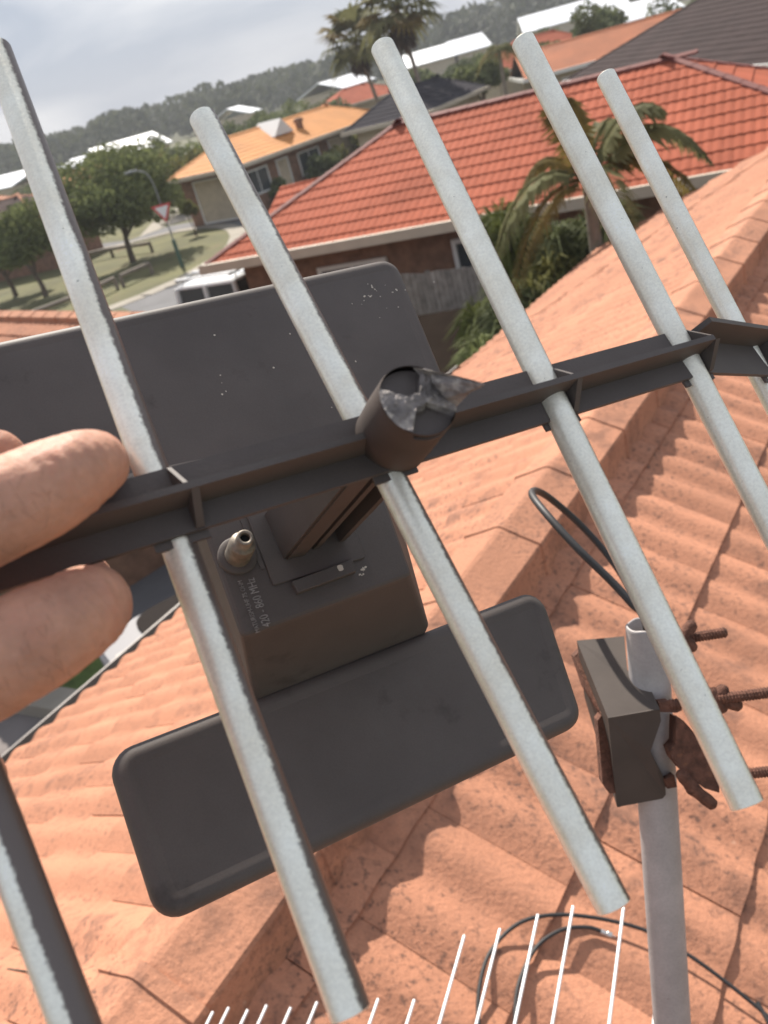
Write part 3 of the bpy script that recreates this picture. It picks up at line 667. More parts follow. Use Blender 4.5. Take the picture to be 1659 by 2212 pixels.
# log rails round the verge: posts with rails on top, one thing per run
def lograil(pts, label, hgt=.42, step=1.6):
    q = [G(x, y) for x, y in pts]; root = thing('log_barrier', q[0], label, 'barrier', 'low log barriers on the verge')
    for a, b in zip(q, q[1:]):
        mb = MB(); mb.tube([a + V(0, 0, hgt), b + V(0, 0, hgt)], .085, 8); part('rail', mb, m_log, root)
        n = max(1, int((b - a).length / step))
        for k in range(n + 1): c = a.lerp(b, k / n); mb = MB(); mb.tube([c, c + V(0, 0, hgt - .04)], .075, 8); part('post', mb, m_log, root)
lograil([(80, 700), (170, 665), (255, 625)], 'low grey log barrier across the near grass left of the lamp post')
lograil([(268, 620), (330, 592)], 'short log barrier on the grass right of the first rod')
lograil([(-40, 612), (70, 592), (150, 572)], 'pale log barrier along the far road edge at the left')
lograil([(180, 570), (245, 556), (330, 545)], 'log barrier behind the trunk of the big street tree')

# ================================================================== VEGETATION
def leaves(mb, blobs, n, size, flat=.0, rnd=random):
    tot = sum(b[1] ** 2 for b in blobs)
    for (c, r, sq) in blobs:
        for _ in range(int(n * r * r / tot)):
            d = Vector((rnd.gauss(0, 1), rnd.gauss(0, 1), rnd.gauss(0, 1))); d.normalize()
            rr_ = r * (rnd.random() ** .38) * (1 + .25 * noise.noise(d * 2.3 + c)); p = c + Vector((d.x * rr_, d.y * rr_, d.z * rr_ * sq))
            a = Vector((rnd.gauss(0, 1), rnd.gauss(0, 1), rnd.gauss(0, .7))).normalized(); b = a.orthogonal().normalized(); s = size * rnd.uniform(.6, 1.4)
            o = len(mb.v)
            mb.v += [tuple(p - a * s), tuple(p + b * s * .5), tuple(p + a * s), tuple(p - b * s * .5)]
            mb.f.append((o, o + 1, o + 2, o + 3)); mb.sm.append(False)
def tree(name, base, h, r, label, m, n=3500, size=.12, trunk=.16, crown0=.35, squash=.75, group=None, cat='tree', nb=11, stems=4, spread=1., off=(0, 0)):
    base = Vector(base); root = thing(name, base, label, cat, group); rnd = random.Random(zlib.crc32(label.encode()))
    blobs = []; zc = h - r * squash * .9
    for i in range(nb):
        t = rnd.uniform(0, 2 * math.pi); q = math.sqrt(rnd.random()) * r * .72 * spread; z = zc + rnd.uniform(-.5, .62) * r * squash
        blobs.append((base + V(math.cos(t) * q + off[0], math.sin(t) * q + off[1], z), r * rnd.uniform(.3, .48), rnd.uniform(.65, .9)))
    blobs.append((base + V(off[0], off[1], zc), r * .6, squash))
    mb = MB(); fork = base + V(rnd.uniform(-.1, .1), rnd.uniform(-.1, .1), h * crown0)
    mb.tube([base - V(0, 0, .05), base + V(.02, 0, h * crown0 * .5), fork], [trunk * 1.25, trunk, trunk * .85], 9)
    for b in rnd.sample(blobs, min(stems, len(blobs))):
        mid = fork.lerp(b[0], .5) + V(0, 0, .1 * r); mb.tube([fork, mid, b[0]], [trunk * .6, trunk * .4, trunk * .15], 7)
    part('trunk', mb, m_bark, root)
    mb = MB(); leaves(mb, blobs, n, size, rnd=rnd); part('crown', mb, m, root, recalc=False)
    return root
def at(x, y, dist):                       # ground point below a pixel column at a plan distance
    r = ray(x, y); k = dist / math.hypot(r.x, r.y); p = EYE + r * k; return p
def gtree(x, ytop, dist, r, label, m, **k):
    p = at(x, ytop, dist); return tree(k.pop('name', 'tree'), V(p.x, p.y, 0), p.z, r, label, m, **k)
bt = G(288, 566)
tree('street_tree', bt, 4.75, 2.75, 'large bushy green street tree on the verge left of the sign', m_leaf, n=15000, size=.105, trunk=.13, crown0=.22, squash=.84, nb=20, spread=1.1, off=(.45, 0))
tree('street_tree', G(100, 640), 3.6, 1.75, 'smaller leaning green tree at the left edge of the verge', m_leaf, n=8000, size=.09, trunk=.10, crown0=.25, squash=.8, nb=12, off=(.3, 0))
tree('street_tree', G(35, 640), 3.3, 1.5, 'dark green tree cut by the left edge of the photo', m_leaf_d, n=7000, size=.09, trunk=.10, crown0=.25, squash=.85, off=(.3, 0))
GM = 'trees between the houses'
spec = [(395, 330, 56, 2.6, 'olive green tree right behind the big street tree', m_leaf_y), (460, 300, 66, 3.0, 'green tree behind the left end of the orange house', m_leaf),
        (560, 255, 78, 3.2, 'tree rising behind the middle of the orange roof', m_leaf_d), (640, 222, 84, 3.4, 'dense tree behind the ridge of the orange roof', m_leaf),
        (705, 228, 74, 2.6, 'dark tree left of the tall palm trunk', m_leaf_d), (820, 235, 52, 2.4, 'yellow green tree right of the tall palm trunk', m_leaf_y),
        (760, 205, 90, 2.8, 'tree beyond the tall palm trunk', m_leaf), (200, 330, 90, 3.6, 'brownish tree against the far woods left of the white roofs', m_leaf_y),
        (150, 385, 78, 3.0, 'tree above the street tree beside the first rod', m_leaf_d), (110, 420, 66, 2.6, 'tree behind the first rod left of the street tree', m_leaf),
        (1290, 8, 62, 2.5, 'dark round tree in front of the longest white roof', m_leaf_d), (1490, -15, 75, 3.6, 'big olive tree at the top right beyond the chocolate roof', m_leaf_d),
        (1030, 132, 56, 1.5, 'tree behind the charcoal roof near the short palm', m_leaf), (960, 155, 62, 1.9, 'low tree behind the charcoal hip roof', m_leaf_d),
        (1185, 90, 66, 2.0, 'green tree left of the brown orange roof', m_leaf_y), (505, 262, 95, 3.2, 'far tree above the second rod top', m_leaf_d),
        (300, 300, 98, 3.2, 'tree beside the white roofs behind the street tree', m_leaf_d), (30, 395, 95, 3.5, 'tree at the far left horizon', m_leaf_d), (1600, -40, 60, 3.0, 'tree behind the chocolate roof at the right edge', m_leaf_d)]
places = ['left part of the first white roofs', 'middle of the first white roofs', 'right part of the first white roofs', 'tiny white roof above the orange house', 'white roof behind the palm trunk', 'right of the palm trunk', 'left end of the long white roof', 'second part of the long white roof', 'third part of the long white roof', 'right end of the long white roof', 'left of the longest white roof', 'second along the longest white roof', 'third along the longest white roof', 'right of the longest white roof']
for (x, yt, r), pl in zip([(250, 346, 2.6), (300, 334, 2.2), (352, 316, 2.4), (552, 246, 2.6), (752, 198, 2.6), (800, 186, 2.8), (886, 153, 2.0), (925, 146, 2.2), (1002, 124, 2.2), (1050, 110, 2.2), (1150, 70, 2.4), (1205, 60, 2.2), (1252, 48, 2.2), (1345, 22, 2.4)], places):
    spec.append((x, yt, 92, r, 'distant tree in front of the ' + pl if 'white' in pl and 'of the l' not in pl else 'distant tree at the ' + pl, m_leaf_d if len(spec) % 2 else m_leaf))
for x, yt, ds, r, lb, m in spec: gtree(x, yt, ds, r, lb, m, n=4200, size=.18, trunk=.18, nb=9, stems=3, group=GM)
GB = 'shrubs by the houses'
for x, y, ds, r, lb, m in [(715, 305, 50, 1.25, 'round green shrub at the right end of the orange house', m_leaf_y), (690, 325, 48, 1.0, 'dark shrub by the garage of the orange house', m_leaf_d), (600, 385, 46, .8, 'low shrub below the windows of the orange house', m_leaf),
                           (395, 425, 44, .6, 'pale shrub at the left driveway of the orange house', m_leaf_y)]:
    gtree(x, y, ds, r, lb, m, n=900, size=.13, trunk=.05, nb=6, stems=2, group=GB, cat='shrub', name='shrub', crown0=.15, squash=.9)
# far woods: one mass
mb = MB(); rnd = random.Random(3)
for i in range(620):
    x = rnd.uniform(-1100, 2500); dist = rnd.uniform(230, 430); p = at(x, 400, dist)
    dirn = V(p.x, p.y, 0).normalized(); c = dirn * dist
    hgt = rnd.uniform(6.5, 9.2) + dist * .006 + (4.5 * max(0, (x - 800) / 900)); rr_ = rnd.uniform(5, 9)
    for _ in range(110):
        d = Vector((rnd.gauss(0, 1), rnd.gauss(0, 1), rnd.gauss(0, 1))).normalized(); q = c + Vector((d.x * rr_, d.y * rr_, 0)); zz = max(.3, hgt * .55 + d.z * hgt * .45)
        a = Vector((rnd.gauss(0, 1), rnd.gauss(0, 1), rnd.gauss(0, 1))).normalized(); b = a.orthogonal().normalized(); s = rnd.uniform(.6, 1.3); p_ = V(q.x, q.y, zz)
        ol = len(mb.v); mb.v += [tuple(p_ - a * s), tuple(p_ + b * s * .7), tuple(p_ + a * s), tuple(p_ - b * s * .7)]; mb.f.append((ol, ol + 1, ol + 2, ol + 3)); mb.sm.append(False)
o = link('far_woods', mb.mesh('far_woods'), m_far, kind='stuff'); tag(o, 'low grey green woods along the horizon', 'woods')

# palms
def fan_frond(mb, c, dirv, L, rnd, droop=.5, nblade=15, skirt=False):
    dirv = dirv.normalized(); side = dirv.cross(V(0, 0, 1));
    if side.length < .05: side = V(1, 0, 0)
    side.normalize(); up = side.cross(dirv); base = c + dirv * L * .45
    mb.tube([c, c + dirv * L * .25 + V(0, 0, .02), base], [.02 * L, .016 * L, .012 * L], 4, smooth=False)
    for k in range(nblade):
        t = (k / (nblade - 1) - .5) * rad(200); d = dirv * math.cos(t) + side * math.sin(t); l = L * rnd.uniform(.5, .62) * (1 - .18 * abs(t) / 1.75)
        nrm = d.cross(up).normalized(); w_ = .045 * L
        p1 = base + d * l * .55 + up * (.03 * L); p2 = base + d * l - V(0, 0, droop * l * rnd.uniform(.3, .7))
        o = len(mb.v); mb.v += [tuple(base), tuple(p1 + nrm * w_), tuple(p2), tuple(p1 - nrm * w_)]; mb.f.append((o, o + 1, o + 2, o + 3)); mb.sm.append(False)
def fan_palm(x, y, dist, R, label, lean=(0, 0), nf=26, seed=1):
    p = at(x, y, dist); rnd = random.Random(seed); base = V(p.x + lean[0], p.y + lean[1], 0)
    root = thing('fan_palm', base, label, 'palm tree', 'fan palms'); mb = MB()
    mb.tube(smooth_path([base, base.lerp(p, .5) + V(.03, 0, 0), p], 5), [.17, .15, .14, .13, .125, .12, .115, .11, .11, .12, .13], 9); part('trunk', mb, m_palmbark, root)
    for k in range(nf):
        t = k * 2.399; el = 1.25 - 2.0 * (k / nf); d = V(math.cos(t) * math.cos(el), math.sin(t) * math.cos(el), math.sin(el)); mb = MB()
        fan_frond(mb, p + V(0, 0, .05), d, R * rnd.uniform(.85, 1.12), rnd, droop=.55); part('frond', mb, m_palm if rnd.random() < .85 else m_palm_y, root, recalc=False)
    mb = MB()
    for k in range(26):
        t = rnd.uniform(0, 6.28); d = V(math.cos(t) * .35, math.sin(t) * .35, -1); fan_frond(mb, p + V(0, 0, rnd.uniform(-.55, -.1)), d, R * .6, rnd, droop=.3, nblade=7)
    part('dead_skirt', mb, m_dead, root, recalc=False)
fan_palm(768, 92, 60, 2.6, 'tall fan palm with a bare trunk rising above the orange house', (.9, 0), seed=2)
fan_palm(856, 20, 54, 3.0, 'tallest fan palm cut by the top edge of the photo', (.8, 0), seed=5)
def feather_frond(mb, c, d, L, rnd, arch=.6, width=.3, n=34):
    d = d.normalized(); side = d.cross(V(0, 0, 1)).normalized(); pts = []
    for k in range(9):
        t = k / 8; pts.append(c + d * (L * t) - V(0, 0, arch * L * t * t * (1 + .5 * t)))
    mb.tube(pts, [.022 * (1 - .8 * k / 8) + .004 for k in range(9)], 5, smooth=False)
    for k in range(n):
        t = .12 + .88 * k / n; i = min(7, int(t * 8)); p = pts[i].lerp(pts[i + 1], t * 8 - i); tg = (pts[i + 1] - pts[i]).normalized()
        l = L * width * math.sin(math.pi * min(1, t * .9 + .1)) ** .6 * rnd.uniform(.85, 1.1)
        for s_ in (-1, 1):
            dd = (side * s_ * .85 + tg * .55 - V(0, 0, .25)).normalized(); q = p + dd * l - V(0, 0, l * .35 * rnd.uniform(.6, 1.3)); m_ = p + dd * l * .5; wv = tg * (.018 * L)
            o = len(mb.v); mb.v += [tuple(p), tuple(m_ + wv), tuple(q), tuple(m_ - wv)]; mb.f.append((o, o + 1, o + 2, o + 3)); mb.sm.append(False)
def feather_palm(x, y, dist, L, label, base_dz=0, dirs=None, seed=4, trunk=.09, cat='palm tree', nl=34, width=.3):
    p = at(x, y, dist); rnd = random.Random(seed); base = V(p.x, p.y, 0); root = thing('feather_palm', base, label, cat, 'feather palms')
    mb = MB(); mb.tube([base, base.lerp(p, .5), p], [trunk * 1.3, trunk, trunk * .8], 9); part('trunk', mb, m_palmbark, root)
    for k, (az_, el_, ln, ar, ye) in enumerate(dirs):
        d = V(math.sin(rad(az_)) * math.cos(rad(el_)), math.cos(rad(az_)) * math.cos(rad(el_)), math.sin(rad(el_))); mb = MB()
        feather_frond(mb, p, d, L * ln, rnd, arch=ar, n=nl, width=width); part('frond', mb, m_palm_y if ye else m_palm, root, recalc=False)
feather_palm(1270, 390, 10.8, 2.15, 'feather palm with arching fronds in front of the red roof', width=.22, dirs=[(95, 48, 1.0, .55, 0), (110, 62, .9, .40, 0), (80, 30, .95, .75, 1), (265, 40, .85, .75, 0), (250, 20, .7, .8, 1), (345, 76, .8, .3, 1), (180, 40, .8, .8, 0), (300, 55, .7, .6, 1), (50, 60, .9, .5, 0)], seed=9)
feather_palm(1078, 112, 45, 1.5, 'short palm with a pale trunk beyond the charcoal roof', dirs=[(k * 33, 55 - 8 * (k % 5), 1., .7, k % 4 == 0) for k in range(16)], seed=6, trunk=.11, nl=16)
# dense clump below the feather palm
def grassy(x, y, dist, hgt, R, label, m, n=160, seed=1):
    p = at(x, y, dist); rnd = random.Random(seed); base = V(p.x, p.y, 0); root = thing('cordyline_shrub', base, label, 'shrub', 'shrubs under the feather palm')
    mb = MB(); heads = []
    for k in range(16):
        t = rnd.uniform(0, 6.28); q = base + V(math.cos(t), math.sin(t), 0) * R * rnd.uniform(.1, .75); hd = V(q.x, q.y, hgt * rnd.uniform(.35, .97)); heads.append(hd); mb.tube([base + (q - base) * .3, hd], [.035, .025], 6)
    part('stem', mb, m_bark, root); mb = MB()
    for hd in heads:
        for _ in range(n):
            d = Vector((rnd.gauss(0, 1), rnd.gauss(0, 1), rnd.gauss(.35, .8))).normalized(); l = rnd.uniform(.3, .62); side = d.orthogonal().normalized() * .016
            m1 = hd + d * l * .55; e = hd + d * l - V(0, 0, l * .45); o = len(mb.v); mb.v += [tuple(hd), tuple(m1 + side), tuple(e), tuple(m1 - side)]; mb.f.append((o, o + 1, o + 2, o + 3)); mb.sm.append(False)
    part('leaves', mb, m, root, recalc=False)
grassy(1105, 560, 11.9, 2.95, .9, 'dark strappy shrub nearest the paling fence', m_bushp, n=200, seed=1)
grassy(1190, 560, 11.6, 3.0, .95, 'green strappy shrub below the hanging palm fronds', m_bushp, n=220, seed=2)
grassy(1290, 500, 11.4, 2.9, .9, 'strappy shrub behind the fourth rod under the red eave', m_leaf_d, n=200, seed=3)
grassy(1130, 660, 10.9, 2.2, .8, 'low strappy shrub above the edge of the near roof', m_leaf_d, n=200, seed=4)
grassy(1165, 600, 11.0, 2.5, .35, 'lime green tuft in the dark shrubs', m_leaf_y, n=60, seed=5)
grassy(1370, 470, 11.2, 2.6, .8, 'brownish shrub at the right under the red eave', m_dead, n=120, seed=6)
grassy(1065, 720, 10.4, 1.75, .6, 'small strappy shrub beside the dark shed', m_leaf, n=160, seed=7)

# ================================================================== HELD ANTENNA
KX, KY = -.36, .5                          # the antenna's plane: 1/z is linear in the picture
NRM = (RGT * .36 + UPV * .5 - FWD).normalized()
def hp(x, y, a): return P(x, y, 1.0 / (a * (1 + KY * (y - CY) / F + KX * (x - CX) / F)))
AH, AB, AF, AR = 2.485, 4.07, 2.946, 3.957   # housing, boom, box front, rods
BA, BB = hp(-420, 1312, AB), hp(1500, 757.5, AB)
AU = (BB - BA).normalized(); AU = (AU - NRM * AU.dot(NRM)).normalized(); AV = NRM.cross(AU).normalized()
ant = thing('tv_antenna', hp(500, 1080, AB), 'broken black plastic TV antenna with silver rods held up in one hand', 'antenna')
def frame(o): return (lambda p: ((p - o).dot(AU), (p - o).dot(AV))), (lambda s, t, n=0.: o + AU * s + AV * t + NRM * n)
def outline(poly, r, inset, seg=6):
    """poly: convex CCW 2D corners; returns rounded outline inset by 'inset'"""
    n = len(poly); lines = []
    for i in range(n):
        a, b = Vector(poly[i]), Vector(poly[(i + 1) % n]); d = (b - a).normalized(); nn = Vector((-d.y, d.x)); lines.append((a + nn * inset, d))
    cor = []
    for i in range(n):
        (p, d), (q, e) = lines[i - 1], lines[i]; den = d.x * e.y - d.y * e.x; t = ((q.x - p.x) * e.y - (q.y - p.y) * e.x) / den; cor.append(p + d * t)
    rr_ = max(r - inset, .0004); out = []
    for i in range(n):
        c = cor[i]; d1 = (cor[i - 1] - c).normalized(); d2 = (cor[(i + 1) % n] - c).normalized(); ang = d1.angle(d2); k = rr_ / math.tan(ang / 2); cen = c + (d1 + d2).normalized() * (rr_ / math.sin(ang / 2))
        a0 = c + d1 * k - cen; a1 = c + d2 * k - cen; t0 = math.atan2(a0.y, a0.x); dt = math.atan2(a1.y, a1.x) - t0
        dt = (dt + math.pi) % (2 * math.pi) - math.pi
        for j in range(seg + 1): out.append((cen.x + rr_ * math.cos(t0 + dt * j / seg), cen.y + rr_ * math.sin(t0 + dt * j / seg)))
    return out
def ccw(p):
    a = sum(p[i][0] * p[(i + 1) % len(p)][1] - p[(i + 1) % len(p)][0] * p[i][1] for i in range(len(p))); return p if a > 0 else p[::-1]
def slab(name, px, a, r, rings, m, parent, smooth=True, seg=6, extra=0.):
    o = hp(*px[0], a); f, g = frame(o); poly = ccw([f(hp(x, y, a)) for x, y in px]); mb = MB()
    rs = [[g(s, t, n + extra) for s, t in outline(poly, r, ins, seg)] for ins, n in rings]
    mb.loft(rs, smooth=smooth, cap0=True, cap1=False); n0 = len(rs[-1])
    c = sum(rs[-1], V(0, 0, 0)) / n0; mb.add(rs[-1], [tuple(range(n0))], False)
    return part(name, mb, m, parent)
PAD = [(.0022, -.013), (.0006, -.012), (0, -.010), (0, -.0065), (.0006, -.003), (.0022, -.0009), (.0042, -.0001), (.0060, -.0001), (.0085, -.0005)]
slab('upper_paddle', [(-150, 760), (856, 548), (1003, 905), (-60, 1135)], AH, .010, PAD, m_plastic, ant)
slab('lower_paddle', [(229, 1626), (1172, 1263), (1270, 1558), (348, 2003)], AH, .010, PAD, m_plastic, ant)
HB = .0545
bo_ = hp(420, 1078, AF); f_, g_ = frame(bo_); bp = ccw([f_(hp(x, y, AF)) for x, y in [(420, 1078), (806, 1006), (891, 1241), (526, 1376)]])
bq = ccw([f_(hp(x, y, AH)) for x, y in [(392, 1085), (822, 985), (924, 1359), (545, 1510)]])
mb = MB(); rs = [[g_(s, t, -HB - .002) for s, t in outline(bq, .003, -.001, 4)], [g_(s, t, -HB + .003) for s, t in outline(bq, .003, 0, 4)]] + [[g_(s, t, n) for s, t in outline(bp, .0022, i, 4)] for i, n in ((-.0004, -.0018), (.0002, -.0006), (.0012, 0), (.003, .0001))]
mb.loft(rs, cap0=True, cap1=False); mb.add(rs[-1], [tuple(range(len(rs[-1])))]); box = part('terminal_box', mb, m_plastic, ant)
slab('mounting_plate', [(522, 1090), (589, 1267), (788, 1207), (735, 1060)], AF, .0012, [(0, -.001), (0, .0009), (.0003, .0012)], m_plastic, box, smooth=False, seg=3)
slab('latch_bar', [(627, 1262), (640, 1287), (766, 1240), (756, 1213)], AF, .0004, [(0, -.001), (0, .0028), (.0003, .0031)], m_plastic, box, smooth=False, seg=2)
slab('moulded_rib', [(516, 1120), (524, 1117), (573, 1228), (564, 1233)], AF, .0008, [(0, -.001), (0, .0006)], m_plastic, box, smooth=False, seg=3)
slab('chipped_paint', [(722, 1229), (728, 1241), (738, 1238), (734, 1226)], AF, .0006, [(0, .0029), (0, .00325)], m_chip, box, smooth=False, seg=3)
rnd = random.Random(8)
mb = MB()
for k in range(46):                        # pale specks scratched into the paddles and box
    if k < 26: x, y, a, e = 760 + rnd.gauss(45, 42), 635 + rnd.gauss(0, 20), AH, -.0005
    elif k < 36: x, y, a, e = 782 + rnd.gauss(0, 6), 1240 + rnd.gauss(0, 14), AF, .0001
    else: x, y, a, e = rnd.uniform(400, 800), rnd.uniform(700, 900), AH, -.0005
    o = hp(x, y, a) + NRM * (e + .00025); r = rnd.uniform(.0002, .0006); n = 5
    mb.add([o + AU * (r * math.cos(t * 1.2566) * rnd.uniform(.5, 1.4)) + AV * (r * math.sin(t * 1.2566) * rnd.uniform(.5, 1.4)) for t in range(n)], [tuple(range(n))])
part('paint_specks', mb, m_chip, box, recalc=False, kind='stuff')
# moulded lettering, read from the bottom upwards
def letters(txt, x0, y0, x1, y1, size):
    cu = bpy.data.curves.new('lettering', 'FONT'); cu.body = txt; cu.size = size; cu.extrude = .00012
    tmp = bpy.data.objects.new('tmp', cu); COL.objects.link(tmp); dg = bpy.context.evaluated_depsgraph_get(); me = bpy.data.meshes.new_from_object(tmp.evaluated_get(dg)); bpy.data.objects.remove(tmp)
    a, b = hp(x0, y0, AF), hp(x1, y1, AF); ex = (b - a).normalized(); ex = (ex - NRM * ex.dot(NRM)).normalized(); ey = NRM.cross(ex); wd = max(v.co.x for v in me.vertices); k = (b - a).length / wd
    org = rootof(box)
    for v in me.vertices: v.co = a + ex * (v.co.x * k) + ey * v.co.y + NRM * (.0003 + v.co.z) - org
    me.materials.clear(); link('lettering', me, m_text, box)
letters('420 - 860 MHz', 586, 1352, 548, 1248, .0046)
letters('MATURISM-UHF 75 OHM', 562, 1366, 522, 1254, .0024)
# F connector
co_ = hp(512, 1203, AF)
def lathe(mb, o, ax, prof, n=20, smooth=True, closed=False):
    a = ax.orthogonal().normalized(); b = ax.cross(a)
    mb.loft([[o + ax * h + a * (r * math.cos(2 * math.pi * k / n)) + b * (r * math.sin(2 * math.pi * k / n)) for k in range(n)] for r, h in prof], smooth=smooth, cap0=not closed, cap1=not closed)
mb = MB(); lathe(mb, co_, NRM, [(.0072, -.001), (.0072, .0016), (.0068, .002), (.005, .002)], 28); con = part('connector_washer', mb, m_plastic, ant)
mb = MB(); pf = [(.0048, .001)]
for k in range(9): pf += [(.0048, .002 + k * .0011), (.0043, .0025 + k * .0011)]
pf += [(.0046, .0122), (.0044, .0126), (.0030, .0127), (.0030, .0175), (.0027, .0178), (.0018, .0178), (.0017, .0172), (.0016, .012)]
lathe(mb, co_, NRM, pf, 28); part('threaded_barrel', mb, m_brass, con)
mb = MB(); lathe(mb, co_, NRM, [(.00155, .0122), (.00155, .0162)], 16); part('socket', mb, m_hole, con)
# post joining box to boom (walls and ribs of an open section)
pb = [hp(576, 1112, AF), hp(617, 1207, AF), hp(737, 1172, AF), hp(700, 1075, AF)]
post = MB(); TLO = min((p - BA).dot(AV) for p in pb); THI = max((p - BA).dot(AV) for p in pb)
def col(qa, qb, w_):
    d = (qb - qa).normalized(); n = NRM.cross(d) * w_; bs = [qa - n, qb - n, qb + n, qa + n]; tps = []
    for p in bs:
        t_ = (p - BA).dot(AV); q = p + NRM * ((BA - p).dot(NRM) - .0015); k_ = (t_ - TLO) / (THI - TLO); tps.append(q + AV * (-.0088 + k_ * .0158 - t_))
    post.loft([bs, tps])
col(pb[0], pb[1], .0012); col(pb[3].lerp(pb[0], .45), pb[1].lerp(pb[2], .52), .0012); col(pb[3], pb[2], .0012); col(pb[0].lerp(pb[1], .15), pb[3].lerp(pb[2], .15), .0012)
col(pb[1].lerp(pb[0], .02), pb[1].lerp(pb[2], .30), .0012)
part('support_post', post, m_plastic_b, ant)
# boom: back plate, middle fin and the pockets at every rod
fB, gB = frame(BA); BL = (BB - BA).length
def boom_seg(g, L, crossings, parent, hh=.0098, fin=.0108, fz=-.0015):
    mb = MB()
    def bx(s0, s1, t0, t1, n0, n1): mb.loft([[g(s, t, n0) for s, t in ((s0, t0), (s1, t0), (s1, t1), (s0, t1))], [g(s, t, n1) for s, t in ((s0, t0), (s1, t0), (s1, t1), (s0, t1))]])
    bx(0, L, -hh, hh, -.0016, 0)
    pl = part('boom', mb, m_plastic_b, parent)
    mb = MB(); mb.loft([[g(s, fz - .0012, -.0008), g(s, fz + .0012, -.0008), g(s, fz + .0010, fin), g(s, fz - .0010, fin)] for s in (0.0003, L - .0003)]); part('fin', mb, m_plastic_b, pl)
    for i_, s in enumerate(crossings):
        for (ds, sg) in ((.0035, 1), (.0052, -1)):
            if i_ == 2 and len(crossings) > 1: continue
            mb = MB(); t1 = hh - .0004 if sg > 0 else -hh + .0004; t0 = fz + sg * .0009
            mb.loft([[g(s + ds + e, t0, -.0006), g(s + ds + e, t1, -.0006), g(s + ds + e, t1, .0008), g(s + ds + e, t0, fin - .0004)] for e in ((-.0006, .0006) if sg > 0 else (-.0011, .0011))]); part('gusset', mb, m_plastic_b, pl)
        mb = MB(); bx(s - .0075, s + .0075, -hh - .0022, hh - .001, -.0028, -.0018); part('rod_seat', mb, m_plastic_b, pl)
    return pl
RODS = [((-640, 70), (262, 2480), None, None), ((-7, 108), (757, 2188), None, None), ((438, 255), (1326, 1957), None, None), ((827, 103), (1614, 1738), .335, .243), ((1130, 90), (1860, 1515), .345, .290), ((1309, 165), (1930, 1370), .405, .338)]
ends = []
for (a, b, za, zb) in RODS:
    pa = P(*a, za) if za else hp(*a, AR); pc = P(*b, zb) if zb else hp(*b, AR); ends.append((pa, pc))
cross = []
for pa, pc in ends[:5]:
    t = (BA - pa).dot(AV) / (pc - pa).dot(AV); cross.append((pa.lerp(pc, t) - BA).dot(AU))
boom_seg(gB, BL, cross, ant)
# the boom kinks away beyond the fifth rod
B2 = P(1900, 790, .50); b2u = (B2 - gB(BL, 0, 0)).normalized(); b2n = (NRM - b2u * NRM.dot(b2u)).normalized(); b2v = b2n.cross(b2u)
o2 = gB(BL, 0, 0); g2 = lambda s, t, n=0.: o2 + b2u * s + b2v * t + b2n * n
pa, pc = ends[5]; t = (o2 - pa).dot(b2v) / (pc - pa).dot(b2v)
boom_seg(g2, .17, [(pa.lerp(pc, t) - o2).dot(b2u)], ant, fz=.006)
for i, (pa, pc) in enumerate(ends):
    d = (pc - pa).normalized(); a = d.orthogonal().normalized(); b = d.cross(a); L = (pc - pa).length; R = .0048; n = 28; rings = []
    if i == 5: R = .0046
    K = 40
    for k in range(K + 1):
        dd = L * k / K; rr_ = R
        rings.append([pa + d * dd + a * (rr_ * math.cos(2 * math.pi * j / n)) + b * (rr_ * math.sin(2 * math.pi * j / n)) for j in range(n)])
    ring = lambda c, q, r: [c + d * q + a * (r * math.cos(2 * math.pi * j / n)) + b * (r * math.sin(2 * math.pi * j / n)) for j in range(n)]
    mb = MB(); mb.loft(rings, smooth=True, cap0=False, cap1=False)
    for c, s_ in ((pa, -1), (pc, 1)):
        mb.loft([ring(c, 0, R), ring(c, s_ * .0002, R * .96), ring(c, s_ * .0002, R * .82), ring(c, -s_ * .003, R * .80)], smooth=False, cap0=False, cap1=True)
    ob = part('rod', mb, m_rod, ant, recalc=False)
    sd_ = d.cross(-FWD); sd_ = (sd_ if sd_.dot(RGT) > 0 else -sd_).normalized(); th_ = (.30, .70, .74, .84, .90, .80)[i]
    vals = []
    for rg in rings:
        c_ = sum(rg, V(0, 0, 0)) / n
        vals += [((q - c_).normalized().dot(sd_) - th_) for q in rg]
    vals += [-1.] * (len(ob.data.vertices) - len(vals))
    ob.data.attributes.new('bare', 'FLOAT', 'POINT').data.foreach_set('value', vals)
# broken knob over the post
kf = P(905, 861, .215); KR = .0104; ka = AU; kb = AV
mb = MB(); n = 40
kbase = hp(852, 936, AB)
mb.loft([[c + ka * (r * math.cos(2 * math.pi * k / n)) + kb * (r * math.sin(2 * math.pi * k / n)) for k in range(n)] for r, c in ((KR * 1.13, kbase - NRM * .004), (KR * 1.10, kf.lerp(kbase, .6)), (KR * 1.02, kf.lerp(kbase, .09)), (KR * .985, kf - NRM * .0006))], smooth=True, cap1=False)
knob = part('knob', mb, m_knob, ant)
mb = MB(); nr, na = 16, 96; vs = []
for i in range(nr + 1):
    for j in range(na):
        t = 2 * math.pi * j / na; r = KR * .985 * i / nr; dg = math.degrees(t) % 360
        p2 = (r * math.cos(t), r * math.sin(t)); h = 0.
        for c0 in (100, 280):                     # two wedge pockets
            da = abs((dg - c0 + 180) % 360 - 180); e = max(0, min(1, (46 - da) / 5)) * max(0, min(1, (r / KR - .18) / .1)); h = min(h, -.0026 * e)
        if h > -.0002:
            q = Vector((p2[0], p2[1], 0)) * 900; h += .0004 * noise.noise(q) + .0004 * noise.noise(q * .35) * (1.5 if 120 < dg < 260 else 1.)
        vs.append(kf + NRM * (h - .0004) + ka * p2[0] + kb * p2[1])
fs = [(i * na + j, i * na + (j + 1) % na, (i + 1) * na + (j + 1) % na, (i + 1) * na + j) for i in range(nr) for j in range(na)]
